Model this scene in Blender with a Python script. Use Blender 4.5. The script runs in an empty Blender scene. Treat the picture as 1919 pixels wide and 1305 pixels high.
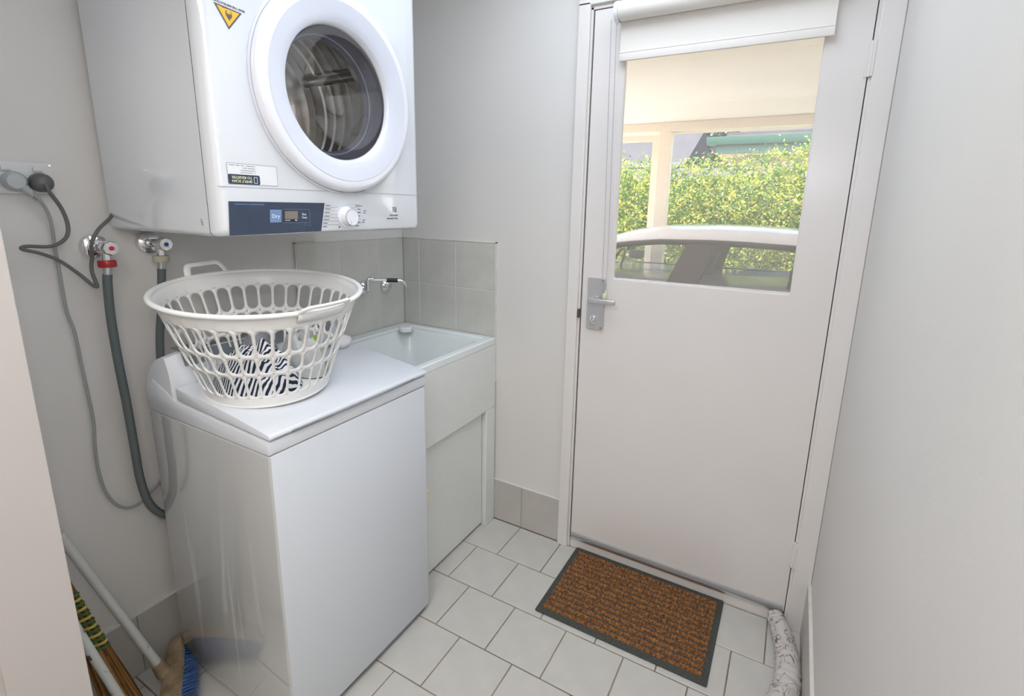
import bpy, bmesh, math, random
from mathutils import Vector, Matrix, noise
PI = math.pi
S = bpy.context.scene
COL = S.collection
random.seed(7)

# ------------------------------------------------------------------ camera
cd = bpy.data.cameras.new('camera'); cam = bpy.data.objects.new('camera', cd); COL.objects.link(cam)
CR = Vector((0.87597621, 0.48184721, 0.02211212)); CU = Vector((-0.12010964, 0.17349686, 0.97748274)); CF = Vector((-0.46716095, 0.85890751, -0.20985361))
cam.matrix_world = Matrix(((CR.x, CU.x, -CF.x, 1.60508), (CR.y, CU.y, -CF.y, -1.75055), (CR.z, CU.z, -CF.z, 1.42655), (0, 0, 0, 1)))
cd.sensor_width = 36; cd.lens = 926.105 / 1919 * 36
cd.shift_x = -24.2976 / 1919; cd.shift_y = -66.042 / 1919
cd.clip_start = 0.02; cd.clip_end = 200
S.camera = cam

# ------------------------------------------------------------------ world, sun, lamps, exposure
S.view_settings.view_transform = 'Standard'; S.view_settings.look = 'None'
S.view_settings.gamma = 1; S.view_settings.use_curve_mapping = False
S.view_settings.exposure = 0.27
W = bpy.data.worlds.new('sky'); S.world = W; W.use_nodes = True
nt = W.node_tree; nt.nodes.clear()
sk = nt.nodes.new('ShaderNodeTexSky'); sk.sky_type = 'NISHITA'; sk.sun_disc = False
sk.sun_elevation = math.radians(52); sk.sun_rotation = math.radians(200); sk.air_density = 1.0; sk.dust_density = 2.0
bg = nt.nodes.new('ShaderNodeBackground'); bg.inputs[1].default_value = 0.85
wo = nt.nodes.new('ShaderNodeOutputWorld'); nt.links.new(sk.outputs[0], bg.inputs[0]); nt.links.new(bg.outputs[0], wo.inputs[0])

def lamp(name, kind, loc, power, color=(1, 1, 1), rot=(0, 0, 0), size=None, size_y=None):
    l = bpy.data.lights.new(name, kind); l.energy = power; l.color = color
    if size is not None:
        if kind == 'AREA':
            l.size = size
            if size_y: l.shape = 'RECTANGLE'; l.size_y = size_y
        elif kind == 'SUN': l.angle = size
        else: l.shadow_soft_size = size
    o = bpy.data.objects.new(name, l); o.location = loc; o.rotation_euler = rot; COL.objects.link(o); return o

lamp('sun', 'SUN', (0, -5, 20), 14.0, (1.0, .95, .86), (math.radians(36), 0, math.radians(-35)), math.radians(.6))
lamp('ceiling_flash_bounce', 'AREA', (1.10, -.72, 2.37), 9.8, (.78, .875, 1.0), (0, 0, 0), .95)  # area lamp standing in for flash bounced off the ceiling
lamp('hall_bounce_fill', 'AREA', (1.42, -2.35, 2.37), 21.0, (1.0, .965, .93), (0, 0, 0), .9)  # unseen fill lamp, added for flash bounced back from the hall
lamp('camera_flash', 'POINT', (1.63, -1.77, 1.66), 5.5, (.93, .96, 1.0), size=.035)

# ------------------------------------------------------------------ materials
def mat(name, col, rough=.5, metal=0., noise_amt=0., nscale=20., bump=0., bscale=200., coat=0., spec=.5, col2=None, aniso=0.):
    m = bpy.data.materials.new(name); m.use_nodes = True; t = m.node_tree; p = t.nodes['Principled BSDF']
    p.inputs['Base Color'].default_value = (*col, 1); p.inputs['Roughness'].default_value = rough
    p.inputs['Metallic'].default_value = metal; p.inputs['Specular IOR Level'].default_value = spec
    if coat: p.inputs['Coat Weight'].default_value = coat; p.inputs['Coat Roughness'].default_value = .06
    if noise_amt or col2:
        tc = t.nodes.new('ShaderNodeTexCoord'); n = t.nodes.new('ShaderNodeTexNoise'); n.inputs['Scale'].default_value = nscale; n.inputs['Detail'].default_value = 5
        t.links.new(tc.outputs['Object'], n.inputs['Vector'])
        r = t.nodes.new('ShaderNodeValToRGB')
        a = tuple(c * (1 - noise_amt) for c in col); b = col2 or tuple(min(1, c * (1 + noise_amt)) for c in col)
        r.color_ramp.elements[0].color = (*a, 1); r.color_ramp.elements[1].color = (*b, 1)
        r.color_ramp.elements[0].position = .35; r.color_ramp.elements[1].position = .65
        t.links.new(n.outputs['Fac'], r.inputs[0]); t.links.new(r.outputs[0], p.inputs['Base Color'])
    if bump:
        tc = t.nodes.new('ShaderNodeTexCoord'); n = t.nodes.new('ShaderNodeTexNoise'); n.inputs['Scale'].default_value = bscale; n.inputs['Detail'].default_value = 3
        b = t.nodes.new('ShaderNodeBump'); b.inputs['Strength'].default_value = bump; b.inputs['Distance'].default_value = .002
        t.links.new(tc.outputs['Object'], n.inputs['Vector']); t.links.new(n.outputs['Fac'], b.inputs['Height']); t.links.new(b.outputs[0], p.inputs['Normal'])
    return m

M = {}
M['wall'] = mat('wall_paint', (.74, .715, .685), .62, noise_amt=.012, nscale=3, bump=.12, bscale=260)
M['ceil'] = mat('ceiling_paint', (.82, .82, .82), .7, noise_amt=.01)
M['trimw'] = mat('gloss_trim_paint', (.80, .76, .73), .28, noise_amt=.01, nscale=5, bump=.03, bscale=60)
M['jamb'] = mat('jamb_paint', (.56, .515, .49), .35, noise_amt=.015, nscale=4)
M['doorw'] = mat('door_paint', (.79, .745, .715), .26, noise_amt=.012, nscale=4, bump=.05, bscale=50)
M['gap'] = mat('dark_gap', (.10, .095, .09), .8, noise_amt=.05)
M['floortile'] = mat('floor_tile_glaze', (.57, .55, .51), .34, noise_amt=.03, nscale=14, bump=.05, bscale=90)
M['grout'] = mat('floor_grout', (.24, .185, .13), .85, noise_amt=.30, nscale=9)
M['walltile'] = mat('grey_wall_tile', (.60, .59, .545), .3, noise_amt=.04, nscale=12)
M['skirttile'] = mat('skirting_tile', (.53, .505, .465), .36, noise_amt=.04, nscale=9)
M['sgrout'] = mat('skirting_grout', (.30, .27, .23), .85, noise_amt=.1)
M['wgrout'] = mat('pale_wall_grout', (.70, .68, .63), .8, noise_amt=.04)
M['white'] = mat('appliance_enamel', (.74, .765, .80), .10, noise_amt=.006, nscale=3, coat=1.0)
M['white'].node_tree.nodes['Principled BSDF'].inputs['Coat IOR'].default_value = 1.75
M['frontm'] = mat('washer_front_enamel', (.72, .755, .80), .38, noise_amt=.006, nscale=3, spec=.4)
M['sidegloss'] = mat('washer_side_shaded_enamel', (.56, .565, .56), .02, coat=.8)  # base darkened to carry the shade on the washer's side
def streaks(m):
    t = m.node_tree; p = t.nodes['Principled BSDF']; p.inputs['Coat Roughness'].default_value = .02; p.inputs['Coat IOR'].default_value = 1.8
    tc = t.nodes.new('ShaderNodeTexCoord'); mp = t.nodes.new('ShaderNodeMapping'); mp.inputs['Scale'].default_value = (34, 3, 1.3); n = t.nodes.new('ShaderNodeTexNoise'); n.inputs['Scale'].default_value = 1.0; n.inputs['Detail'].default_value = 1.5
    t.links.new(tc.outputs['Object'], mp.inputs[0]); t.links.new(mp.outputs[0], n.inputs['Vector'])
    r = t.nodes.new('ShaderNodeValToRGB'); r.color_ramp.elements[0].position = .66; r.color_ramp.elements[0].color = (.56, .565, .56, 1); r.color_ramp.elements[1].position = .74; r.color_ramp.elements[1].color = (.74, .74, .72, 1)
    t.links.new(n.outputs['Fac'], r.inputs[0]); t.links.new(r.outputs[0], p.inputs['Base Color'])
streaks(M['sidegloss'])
M['whitep'] = mat('appliance_plastic', (.76, .785, .83), .32, noise_amt=.006, nscale=5)
M['doorring'] = mat('dryer_door_plastic', (.84, .85, .90), .16, noise_amt=.006, nscale=5, coat=.5)
M['doorgrey'] = mat('dryer_door_inner', (.70, .72, .80), .26, noise_amt=.01)
M['purple'] = mat('grey_door_liner', (.24, .24, .31), .22, noise_amt=.04)
M['steel'] = mat('drum_steel', (.80, .76, .72), .27, 1.0, noise_amt=.28, nscale=9)
M['chrome'] = mat('chrome', (.78, .78, .78), .07, 1.0, noise_amt=.01)
M['satin'] = mat('satin_nickel', (.60, .60, .61), .32, .6, noise_amt=.02, nscale=40)
M['alum'] = mat('aluminium', (.62, .62, .64), .28, .9, noise_amt=.02)
M['navy'] = mat('navy_panel', (.045, .062, .10), .2, noise_amt=.05)
M['bluebtn'] = mat('blue_button', (.17, .27, .47), .35, noise_amt=.02)
M['black'] = mat('black_plastic', (.015, .015, .017), .35, noise_amt=.05)
M['dispgrey'] = mat('display_glass', (.23, .20, .18), .15, noise_amt=.04)
M['ink'] = mat('print_ink', (.10, .10, .12), .6, noise_amt=.02)
M['inkgrey'] = mat('grey_print', (.34, .35, .38), .6, noise_amt=.02)
M['inkwhite'] = mat('white_print', (.75, .78, .82), .6, noise_amt=.02)
M['inkyellow'] = mat('yellow_print', (.70, .72, .45), .6, noise_amt=.02)
M['inkblue'] = mat('dim_blue_print', (.09, .14, .26), .6, noise_amt=.02)
M['sticker'] = mat('sticker_paper', (.80, .81, .83), .4, noise_amt=.01)
M['yellow'] = mat('warning_yellow', (.88, .48, .03), .4, noise_amt=.03)
M['basket'] = mat('basket_plastic', (.89, .885, .865), .3, noise_amt=.008)
M['tub'] = mat('tub_acrylic', (.78, .825, .825), .2, noise_amt=.008)
M['tubrim'] = mat('tub_rim', (.83, .85, .86), .2, noise_amt=.008)
M['cab'] = mat('cabinet_steel_white', (.76, .775, .75), .32, noise_amt=.01)
M['cream'] = mat('cream_plastic', (.80, .78, .58), .4, noise_amt=.02)
M['greyconsole'] = mat('console_grey', (.20, .23, .25), .35, noise_amt=.02)
M['hose'] = mat('grey_hose_rubber', (.115, .14, .14), .5, noise_amt=.04)
M['cordd'] = mat('dark_grey_cord', (.13, .13, .125), .45, noise_amt=.04)
M['cordl'] = mat('light_grey_cord', (.36, .375, .37), .45, noise_amt=.04)
M['plugl'] = mat('light_plug', (.46, .49, .50), .4, noise_amt=.02)
M['plugd'] = mat('dark_plug', (.12, .12, .12), .4, noise_amt=.04)
M['plate'] = mat('outlet_plastic', (.72, .725, .72), .3, noise_amt=.01)
M['red'] = mat('red_plastic', (.42, .018, .02), .35, noise_amt=.05)
M['reddot'] = mat('red_marker', (.6, .01, .02), .35, noise_amt=.05)
M['bluedot'] = mat('blue_marker', (.01, .10, .38), .35, noise_amt=.05)
M['ivory'] = mat('ivory_nut', (.50, .47, .35), .45, noise_amt=.04)
M['blindf'] = mat('blind_fabric', (.84, .80, .745), .75, noise_amt=.02, nscale=3, bump=.1, bscale=600)
M['chain'] = mat('bead_chain', (.50, .50, .52), .4, noise_amt=.02)
M['matrub'] = mat('mat_rubber', (.055, .060, .052), .75, noise_amt=.2, nscale=120)
M['coir'] = mat('brown_bristle', (.17, .065, .025), .95, nscale=110, noise_amt=.35, col2=(.42, .18, .05), bump=.8, bscale=500)
M['straw'] = mat('straw', (.26, .12, .035), .8, nscale=160, noise_amt=.4, col2=(.62, .32, .10))
M['stitchg'] = mat('green_twine', (.05, .17, .05), .8, noise_amt=.2)
M['stitchy'] = mat('yellow_twine', (.55, .48, .12), .8, noise_amt=.2)
M['wood'] = mat('brush_wood', (.32, .22, .12), .5, nscale=18, noise_amt=.2, col2=(.46, .36, .24))
M['woodtop'] = mat('worn_wood', (.50, .44, .34), .5, nscale=18, noise_amt=.1)
M['bluebr'] = mat('blue_bristles', (.01, .07, .24), .6, nscale=90, noise_amt=.4)
M['whitebr'] = mat('white_bristles', (.6, .58, .52), .6, noise_amt=.1)
M['polew'] = mat('white_pole_enamel', (.62, .63, .60), .35, noise_amt=.03, nscale=30)
M['carport'] = mat('cream_carport_paint', (.93, .83, .68), .6, noise_amt=.02, nscale=1.5)
M['post'] = mat('cream_post_paint', (.90, .78, .60), .5, noise_amt=.02)
M['concrete'] = mat('concrete', (.64, .59, .54), .85, noise_amt=.15, nscale=2)
M['grass'] = mat('lawn', (.12, .20, .05), .9, noise_amt=.3, nscale=5)
M['carw'] = mat('car_silver_paint', (.78, .78, .84), .25, .0, noise_amt=.01, coat=.8)
M['cardark'] = mat('car_dark_trim', (.085, .072, .070), .4, noise_amt=.05)
M['carseat'] = mat('car_seat_fabric', (.10, .09, .09), .8, noise_amt=.1)
M['tyre'] = mat('tyre_rubber', (.02, .02, .02), .8, noise_amt=.1)
M['fence'] = mat('white_fence_paint', (.11, .11, .115), .6, noise_amt=.02)
M['gutter'] = mat('green_gutter_paint', (.045, .11, .085), .4, noise_amt=.03)
M['roof'] = mat('grey_roof_tiles', (.055, .052, .054), .8, noise_amt=.12, nscale=3)
M['housew'] = mat('cream_render', (.30, .26, .20), .8, noise_amt=.04)
M['trunk'] = mat('bark', (.12, .09, .06), .9, noise_amt=.3)
M['greycloth'] = mat('grey_cloth', (.30, .31, .34), .9, noise_amt=.05, nscale=30)
M['packet'] = mat('pale_grey_cloth', (.52, .53, .52), .7, nscale=22, noise_amt=.12)
M['greenp'] = mat('green_print', (.30, .46, .06), .5, noise_amt=.05)
M['bagw'] = mat('white_plastic_film', (.80, .79, .79), .4, noise_amt=.02)
M['slotshade'] = mat('slot_shade_grey', (.30, .31, .33), .5, noise_amt=.02)
M['sealgrey'] = mat('grey_weather_strip', (.42, .42, .43), .4, noise_amt=.03)

def island(m, cols):   # every strand or leaf its own tint
    t = m.node_tree; p = t.nodes['Principled BSDF']
    for l in list(p.inputs['Base Color'].links): t.links.remove(l)
    g = t.nodes.new('ShaderNodeNewGeometry'); r = t.nodes.new('ShaderNodeValToRGB'); n = len(cols)
    r.color_ramp.elements[0].color = (*cols[0], 1); r.color_ramp.elements[1].color = (*cols[-1], 1)
    for i, c in enumerate(cols[1:-1]): e = r.color_ramp.elements.new((i + 1) / (n - 1)); e.color = (*c, 1)
    t.links.new(g.outputs['Random Per Island'], r.inputs[0]); t.links.new(r.outputs[0], p.inputs['Base Color'])
island(M['straw'], [(.16, .07, .02), (.34, .16, .045), (.50, .26, .08), (.66, .38, .14)])
island(M['bluebr'], [(.006, .04, .16), (.012, .08, .28), (.03, .14, .42)])
def chips(m):
    t = m.node_tree; p = t.nodes['Principled BSDF']; r = [n for n in t.nodes if n.type == 'VALTORGB'][0]
    r.color_ramp.elements[0].position = .0; e = r.color_ramp.elements.new(.70); e.color = (.63, .64, .61, 1); r.color_ramp.elements[-1].position = .725; r.color_ramp.elements[-1].color = (.07, .06, .06, 1)
chips(M['polew'])
def leafmat(name, cols, scale):
    m = bpy.data.materials.new(name); m.use_nodes = True; t = m.node_tree; p = t.nodes['Principled BSDF']
    tc = t.nodes.new('ShaderNodeTexCoord'); n = t.nodes.new('ShaderNodeTexNoise'); n.inputs['Scale'].default_value = scale; n.inputs['Detail'].default_value = 4
    t.links.new(tc.outputs['Object'], n.inputs['Vector']); r = t.nodes.new('ShaderNodeValToRGB')
    r.color_ramp.elements[0].position = .32; r.color_ramp.elements[1].position = .68
    r.color_ramp.elements[0].color = (*cols[0], 1); r.color_ramp.elements[1].color = (*cols[2], 1)
    e = r.color_ramp.elements.new(.5); e.color = (*cols[1], 1)
    g_ = t.nodes.new('ShaderNodeNewGeometry'); mm = t.nodes.new('ShaderNodeMath'); mm.operation = 'MULTIPLY_ADD'; mm.inputs[1].default_value = .34; mm.inputs[2].default_value = -.17; aa = t.nodes.new('ShaderNodeMath'); aa.operation = 'ADD'
    t.links.new(g_.outputs['Random Per Island'], mm.inputs[0]); t.links.new(mm.outputs[0], aa.inputs[0]); t.links.new(n.outputs['Fac'], aa.inputs[1])
    t.links.new(aa.outputs[0], r.inputs[0]); t.links.new(r.outputs[0], p.inputs['Base Color']); p.inputs['Roughness'].default_value = .6; p.inputs['Specular IOR Level'].default_value = .25
    tr = t.nodes.new('ShaderNodeBsdfTranslucent'); t.links.new(r.outputs[0], tr.inputs[0])
    mx = t.nodes.new('ShaderNodeMixShader'); mx.inputs[0].default_value = .35
    o = t.nodes['Material Output']; t.links.new(p.outputs[0], mx.inputs[1]); t.links.new(tr.outputs[0], mx.inputs[2]); t.links.new(mx.outputs[0], o.inputs[0])
    return m
M['leaf'] = leafmat('hedge_leaves', ((.075, .17, .04), (.24, .36, .07), (.62, .55, .10)), 7)
M['leafg'] = leafmat('tree_leaves', ((.06, .075, .05), (.11, .12, .085), (.16, .16, .125)), 2)

def glassmat(name, tint, gloss=.12, haze=0., rough=0.0):
    m = bpy.data.materials.new(name); m.use_nodes = True; t = m.node_tree; t.nodes.clear()
    tr = t.nodes.new('ShaderNodeBsdfTransparent'); tr.inputs[0].default_value = (*tint, 1)
    gl = t.nodes.new('ShaderNodeBsdfGlossy'); gl.inputs['Roughness'].default_value = rough
    lw = t.nodes.new('ShaderNodeFresnel'); lw.inputs[0].default_value = 1.45
    mu = t.nodes.new('ShaderNodeMath'); mu.operation = 'MULTIPLY_ADD'; mu.inputs[1].default_value = 1.0; mu.inputs[2].default_value = gloss; mu.use_clamp = True
    t.links.new(lw.outputs[0], mu.inputs[0])
    mx = t.nodes.new('ShaderNodeMixShader'); t.links.new(mu.outputs[0], mx.inputs[0]); t.links.new(tr.outputs[0], mx.inputs[1]); t.links.new(gl.outputs[0], mx.inputs[2])
    out = t.nodes.new('ShaderNodeOutputMaterial'); last = mx
    if haze:  # pale scatter mixed in for the bleached haze over the outdoor view
        df = t.nodes.new('ShaderNodeBsdfDiffuse'); df.inputs[0].default_value = (.9, .88, .84, 1)
        tl = t.nodes.new('ShaderNodeBsdfTranslucent'); tl.inputs[0].default_value = (.95, .93, .9, 1)
        m2 = t.nodes.new('ShaderNodeMixShader'); m2.inputs[0].default_value = .5
        t.links.new(df.outputs[0], m2.inputs[1]); t.links.new(tl.outputs[0], m2.inputs[2])
        m3 = t.nodes.new('ShaderNodeMixShader'); m3.inputs[0].default_value = haze
        t.links.new(mx.outputs[0], m3.inputs[1]); t.links.new(m2.outputs[0], m3.inputs[2]); last = m3
    t.links.new(last.outputs[0], out.inputs[0]); return m
M['glass'] = glassmat('door_glass', (.98, .98, .98), .02, haze=.09)
M['carglass'] = glassmat('car_glass', (.93, .94, .94), .02)
M['dryglass'] = glassmat('dryer_window', (.93, .93, .95), .09)

def stripemat():
    m = bpy.data.materials.new('striped_knit'); m.use_nodes = True; t = m.node_tree; p = t.nodes['Principled BSDF']; p.inputs['Roughness'].default_value = .9
    uv = t.nodes.new('ShaderNodeUVMap'); uv.uv_map = 'UVMap'
    n = t.nodes.new('ShaderNodeTexNoise'); n.inputs['Scale'].default_value = 3.; t.links.new(uv.outputs[0], n.inputs['Vector'])
    ad = t.nodes.new('ShaderNodeMixRGB'); ad.blend_type = 'ADD'; ad.inputs[0].default_value = .10; t.links.new(uv.outputs[0], ad.inputs[1]); t.links.new(n.outputs['Color'], ad.inputs[2])
    w = t.nodes.new('ShaderNodeTexWave'); w.bands_direction = 'X'; w.inputs['Scale'].default_value = 5.2; w.inputs['Distortion'].default_value = .6; w.inputs['Detail Scale'].default_value = 1.
    t.links.new(ad.outputs[0], w.inputs['Vector'])
    r = t.nodes.new('ShaderNodeValToRGB'); r.color_ramp.interpolation = 'CONSTANT'
    r.color_ramp.elements[0].color = (.018, .02, .03, 1); r.color_ramp.elements[1].position = .5; r.color_ramp.elements[1].color = (.78, .79, .82, 1)
    t.links.new(w.outputs['Fac'], r.inputs[0]); t.links.new(r.outputs[0], p.inputs['Base Color']); return m
M['stripe'] = stripemat()

# white cotton with scribbled black lines
def scribmat():
    m = bpy.data.materials.new('printed_cotton'); m.use_nodes = True; t = m.node_tree; p = t.nodes['Principled BSDF']; p.inputs['Roughness'].default_value = .9
    tc = t.nodes.new('ShaderNodeTexCoord'); n = t.nodes.new('ShaderNodeTexNoise'); n.inputs['Scale'].default_value = 22; n.inputs['Detail'].default_value = 2.5; n.inputs['Distortion'].default_value = 1.2
    t.links.new(tc.outputs['Object'], n.inputs['Vector'])
    r = t.nodes.new('ShaderNodeValToRGB'); r.color_ramp.elements[0].position = .478; r.color_ramp.elements[0].color = (.62, .575, .54, 1)
    r.color_ramp.elements[1].position = .522; r.color_ramp.elements[1].color = (.62, .575, .54, 1)
    e = r.color_ramp.elements.new(.5); e.color = (.10, .10, .10, 1)
    t.links.new(n.outputs['Fac'], r.inputs[0]); t.links.new(r.outputs[0], p.inputs['Base Color']); return m
M['scrib'] = scribmat()

# ------------------------------------------------------------------ mesh helpers (all in world coordinates)
def add(bm, b2):
    me = bpy.data.meshes.new('tmp'); b2.to_mesh(me); b2.free(); bm.from_mesh(me); bpy.data.meshes.remove(me)
def bx(bm, x0, x1, y0, y1, z0, z1, bev=0., seg=2):
    b = bmesh.new(); bmesh.ops.create_cube(b, size=1)
    for v in b.verts: v.co = Vector((x0 + (v.co.x + .5) * (x1 - x0), y0 + (v.co.y + .5) * (y1 - y0), z0 + (v.co.z + .5) * (z1 - z0)))
    if bev: bmesh.ops.bevel(b, geom=list(b.edges), offset=bev, segments=seg, affect='EDGES', profile=.5)
    add(bm, b); return bm
def BX(*a, **k): return bx(bmesh.new(), *a, **k)
def spline(pts, n=8, closed=False):
    P = [Vector(p) for p in pts]; out = []; N = len(P)
    for i in range(N if closed else N - 1):
        a = P[(i - 1) % N] if closed or i > 0 else P[0] * 2 - P[1]; b = P[i]; c = P[(i + 1) % N]
        d = P[(i + 2) % N] if closed or i < N - 2 else P[-1] * 2 - P[-2]
        for k in range(n):
            t = k / n; out.append(.5 * ((2 * b) + (c - a) * t + (2 * a - 5 * b + 4 * c - d) * t * t + (3 * b - a - 3 * c + d) * t ** 3))
    if not closed: out.append(P[-1])
    return out
def tube(bm, pts, r, n=10, closed=False, flat=1.0, upv=None):
    P = [Vector(p) for p in pts]; N = len(P); rr = r if isinstance(r, (list, tuple)) else [r] * N
    T = []
    for i in range(N):
        a = P[(i - 1) % N] if closed or i > 0 else P[i]; b = P[(i + 1) % N] if closed or i < N - 1 else P[i]
        T.append((b - a).normalized())
    u = Vector(upv) if upv else (Vector((0, 0, 1)) if abs(T[0].z) < .9 else Vector((1, 0, 0)))
    rings = []
    for i in range(N):
        u = (u - T[i] * u.dot(T[i])).normalized(); w = T[i].cross(u)
        rings.append([bm.verts.new(P[i] + (u * math.cos(2 * PI * k / n) * flat + w * math.sin(2 * PI * k / n)) * rr[i]) for k in range(n)])
    for i in range(N if closed else N - 1):
        A, B = rings[i], rings[(i + 1) % N]
        for k in range(n): bm.faces.new((A[k], A[(k + 1) % n], B[(k + 1) % n], B[k]))
    if not closed:
        bm.faces.new(list(reversed(rings[0]))); bm.faces.new(rings[-1])
    return bm
def TB(*a, **k): return tube(bmesh.new(), *a, **k)
AX = {'x': (Vector((0, 1, 0)), Vector((0, 0, 1)), Vector((1, 0, 0))), 'y': (Vector((0, 0, 1)), Vector((1, 0, 0)), Vector((0, 1, 0))), 'z': (Vector((1, 0, 0)), Vector((0, 1, 0)), Vector((0, 0, 1)))}
def lathe(bm, prof, c, axis='z', n=48, capa=False, capb=False, frame=None):
    u, v, w = frame or AX[axis]; c = Vector(c)
    R = [[bm.verts.new(c + w * h + (u * math.cos(2 * PI * k / n) + v * math.sin(2 * PI * k / n)) * max(r, 1e-5)) for k in range(n)] for r, h in prof]
    for A, B in zip(R, R[1:]):
        for k in range(n): bm.faces.new((A[k], A[(k + 1) % n], B[(k + 1) % n], B[k]))
    if capa: bm.faces.new(list(reversed(R[0])))
    if capb: bm.faces.new(R[-1])
    return bm
def LT(*a, **k): return lathe(bmesh.new(), *a, **k)
def prism(bm, poly, axis, d0, d1, bev=0., seg=2):
    # poly in the two other coordinates (in xyz order)
    def P(a, b, d): return {'x': (d, a, b), 'y': (a, d, b), 'z': (a, b, d)}[axis]
    b = bmesh.new(); A = [b.verts.new(P(p[0], p[1], d0)) for p in poly]; B = [b.verts.new(P(p[0], p[1], d1)) for p in poly]; n = len(poly)
    b.faces.new(A); b.faces.new(list(reversed(B)))
    for i in range(n): b.faces.new((A[i], B[i], B[(i + 1) % n], A[(i + 1) % n]))
    bmesh.ops.recalc_face_normals(b, faces=list(b.faces))
    if bev: bmesh.ops.bevel(b, geom=[e for e in b.edges], offset=bev, segments=seg, affect='EDGES', profile=.5)
    add(bm, b); return bm
def PR(*a, **k): return prism(bmesh.new(), *a, **k)
def rrect(a0, a1, b0, b1, r, n=5):
    out = []
    for (ca, cb, s) in ((a1 - r, b1 - r, 0), (a0 + r, b1 - r, 1), (a0 + r, b0 + r, 2), (a1 - r, b0 + r, 3)):
        for k in range(n + 1):
            t = (s + k / n) * PI / 2; out.append((ca + r * math.cos(t), cb + r * math.sin(t)))
    return out
BASE = {}
def finish(name, bm, m, base, smooth):
    bmesh.ops.remove_doubles(bm, verts=bm.verts, dist=1e-6)
    bmesh.ops.recalc_face_normals(bm, faces=bm.faces)
    for v in bm.verts: v.co -= base
    me = bpy.data.meshes.new(name); bm.to_mesh(me); bm.free()
    if m is not None:
        for q in (m if isinstance(m, (list, tuple)) else [m]): me.materials.append(M[q] if isinstance(q, str) else q)
    if smooth:
        for p in me.polygons: p.use_smooth = True
        try: me.set_sharp_from_angle(angle=math.radians(38))
        except Exception: pass
    o = bpy.data.objects.new(name, me); COL.objects.link(o); return o
def root(name, loc, label, cat, group=None):
    o = bpy.data.objects.new(name, None); o.empty_display_size = .05; o.location = loc; COL.objects.link(o)
    o['label'] = label; o['category'] = cat
    if group: o['group'] = group
    BASE[o.name] = Vector(loc); return o
def part(name, bm, m, parent, smooth=True, label=None, kind=None):
    base = BASE[parent.name]; o = finish(name, bm, m, base, smooth); o.parent = parent; BASE[o.name] = base
    if label: o['label'] = label
    if kind: o['kind'] = kind
    return o
def single(name, bm, m, label, cat, smooth=True, group=None, base=None):
    b = Vector(base) if base else Vector((sum(v.co.x for v in bm.verts) / len(bm.verts), sum(v.co.y for v in bm.verts) / len(bm.verts), min(v.co.z for v in bm.verts)))
    o = finish(name, bm, m, b, smooth); o.location = b; BASE[o.name] = b; o['label'] = label; o['category'] = cat
    if group: o['group'] = group
    return o
def struct(name, bm, m, smooth=False, label=None):
    o = finish(name, bm, m, Vector((0, 0, 0)), smooth); BASE[o.name] = Vector((0, 0, 0)); o['kind'] = 'structure'
    if label: o['label'] = label
    return o
def text(name, s, size, origin, right, up, m, parent, depth=.0004, align='CENTER', bold=False):
    c = bpy.data.curves.new('t', 'FONT'); c.body = s; c.size = size; c.align_x = align; c.align_y = 'CENTER'; c.extrude = depth; c.resolution_u = 2
    if bold: c.offset = size * .012
    o = bpy.data.objects.new('t', c); COL.objects.link(o); dg = bpy.context.evaluated_depsgraph_get()
    me = bpy.data.meshes.new_from_object(o.evaluated_get(dg)); bpy.data.objects.remove(o)
    R = Vector(right).normalized(); U = Vector(up).normalized(); N = R.cross(U); og = Vector(origin)
    bm = bmesh.new(); bm.from_mesh(me); bpy.data.meshes.remove(me)
    for v in bm.verts: v.co = og + R * v.co.x + U * v.co.y + N * v.co.z
    return part(name, bm, m, parent, smooth=False)

# ------------------------------------------------------------------ room shell
WR = 1.783; YB = -1.45; T = .008; ZC = 2.40
# floor slab (grout) and floor tiles
fl = struct('floor', bx(BX(-.1, WR + .1, YB - .1, .012, -.1, -.003), -.6, WR + .1, -3.3, YB - .1, -.1, -.001), 'grout')
fl['label'] = 'floor of square off-white tiles with brown grout'
tw = .2032; g = .0019
tile_me = {}
def tile(parent, name, x0, x1, y0, y1, z0, z1, m, bev=.0012):
    key = (round(x1 - x0, 4), round(y1 - y0, 4), round(z1 - z0, 4), m)
    loc = Vector((x0, y0, z0))
    if key not in tile_me:
        bm = BX(0, x1 - x0, 0, y1 - y0, 0, z1 - z0, bev=bev, seg=1)
        me = bpy.data.meshes.new(name); bm.to_mesh(me); bm.free(); me.materials.append(M[m]); tile_me[key] = me
    o = bpy.data.objects.new(name, tile_me[key]); o.location = loc; COL.objects.link(o); o.parent = parent; return o
offs = [.6558, .5574, .6595, .561, .6604, .560, .659, .560, .659]
rows = [0.0] + [-.2048 - tw * k for k in range(7)]
for i in range(7):
    y1, y0 = rows[i], max(rows[i + 1], YB - .1)
    if y1 <= YB - .1: break
    xs = [x for x in [offs[i] + tw * k for k in range(-5, 9)] if .012 < x < WR - .02]
    xs = [-T] + xs + [WR]
    for a, b in zip(xs, xs[1:]):
        tile(fl, 'tile', a + g, b - g, y0 + g, y1 - g, -.010, random.uniform(-.0004, .0003), 'floortile')
for i in range(4):
    for k in range(6):
        tile(fl, 'tile', .35 + k * .24 + g, .35 + (k + 1) * .24 - g, YB - .1 - (i + 1) * tw + g, YB - .1 - i * tw - g, -.010, 0.0, 'floortile')

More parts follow.
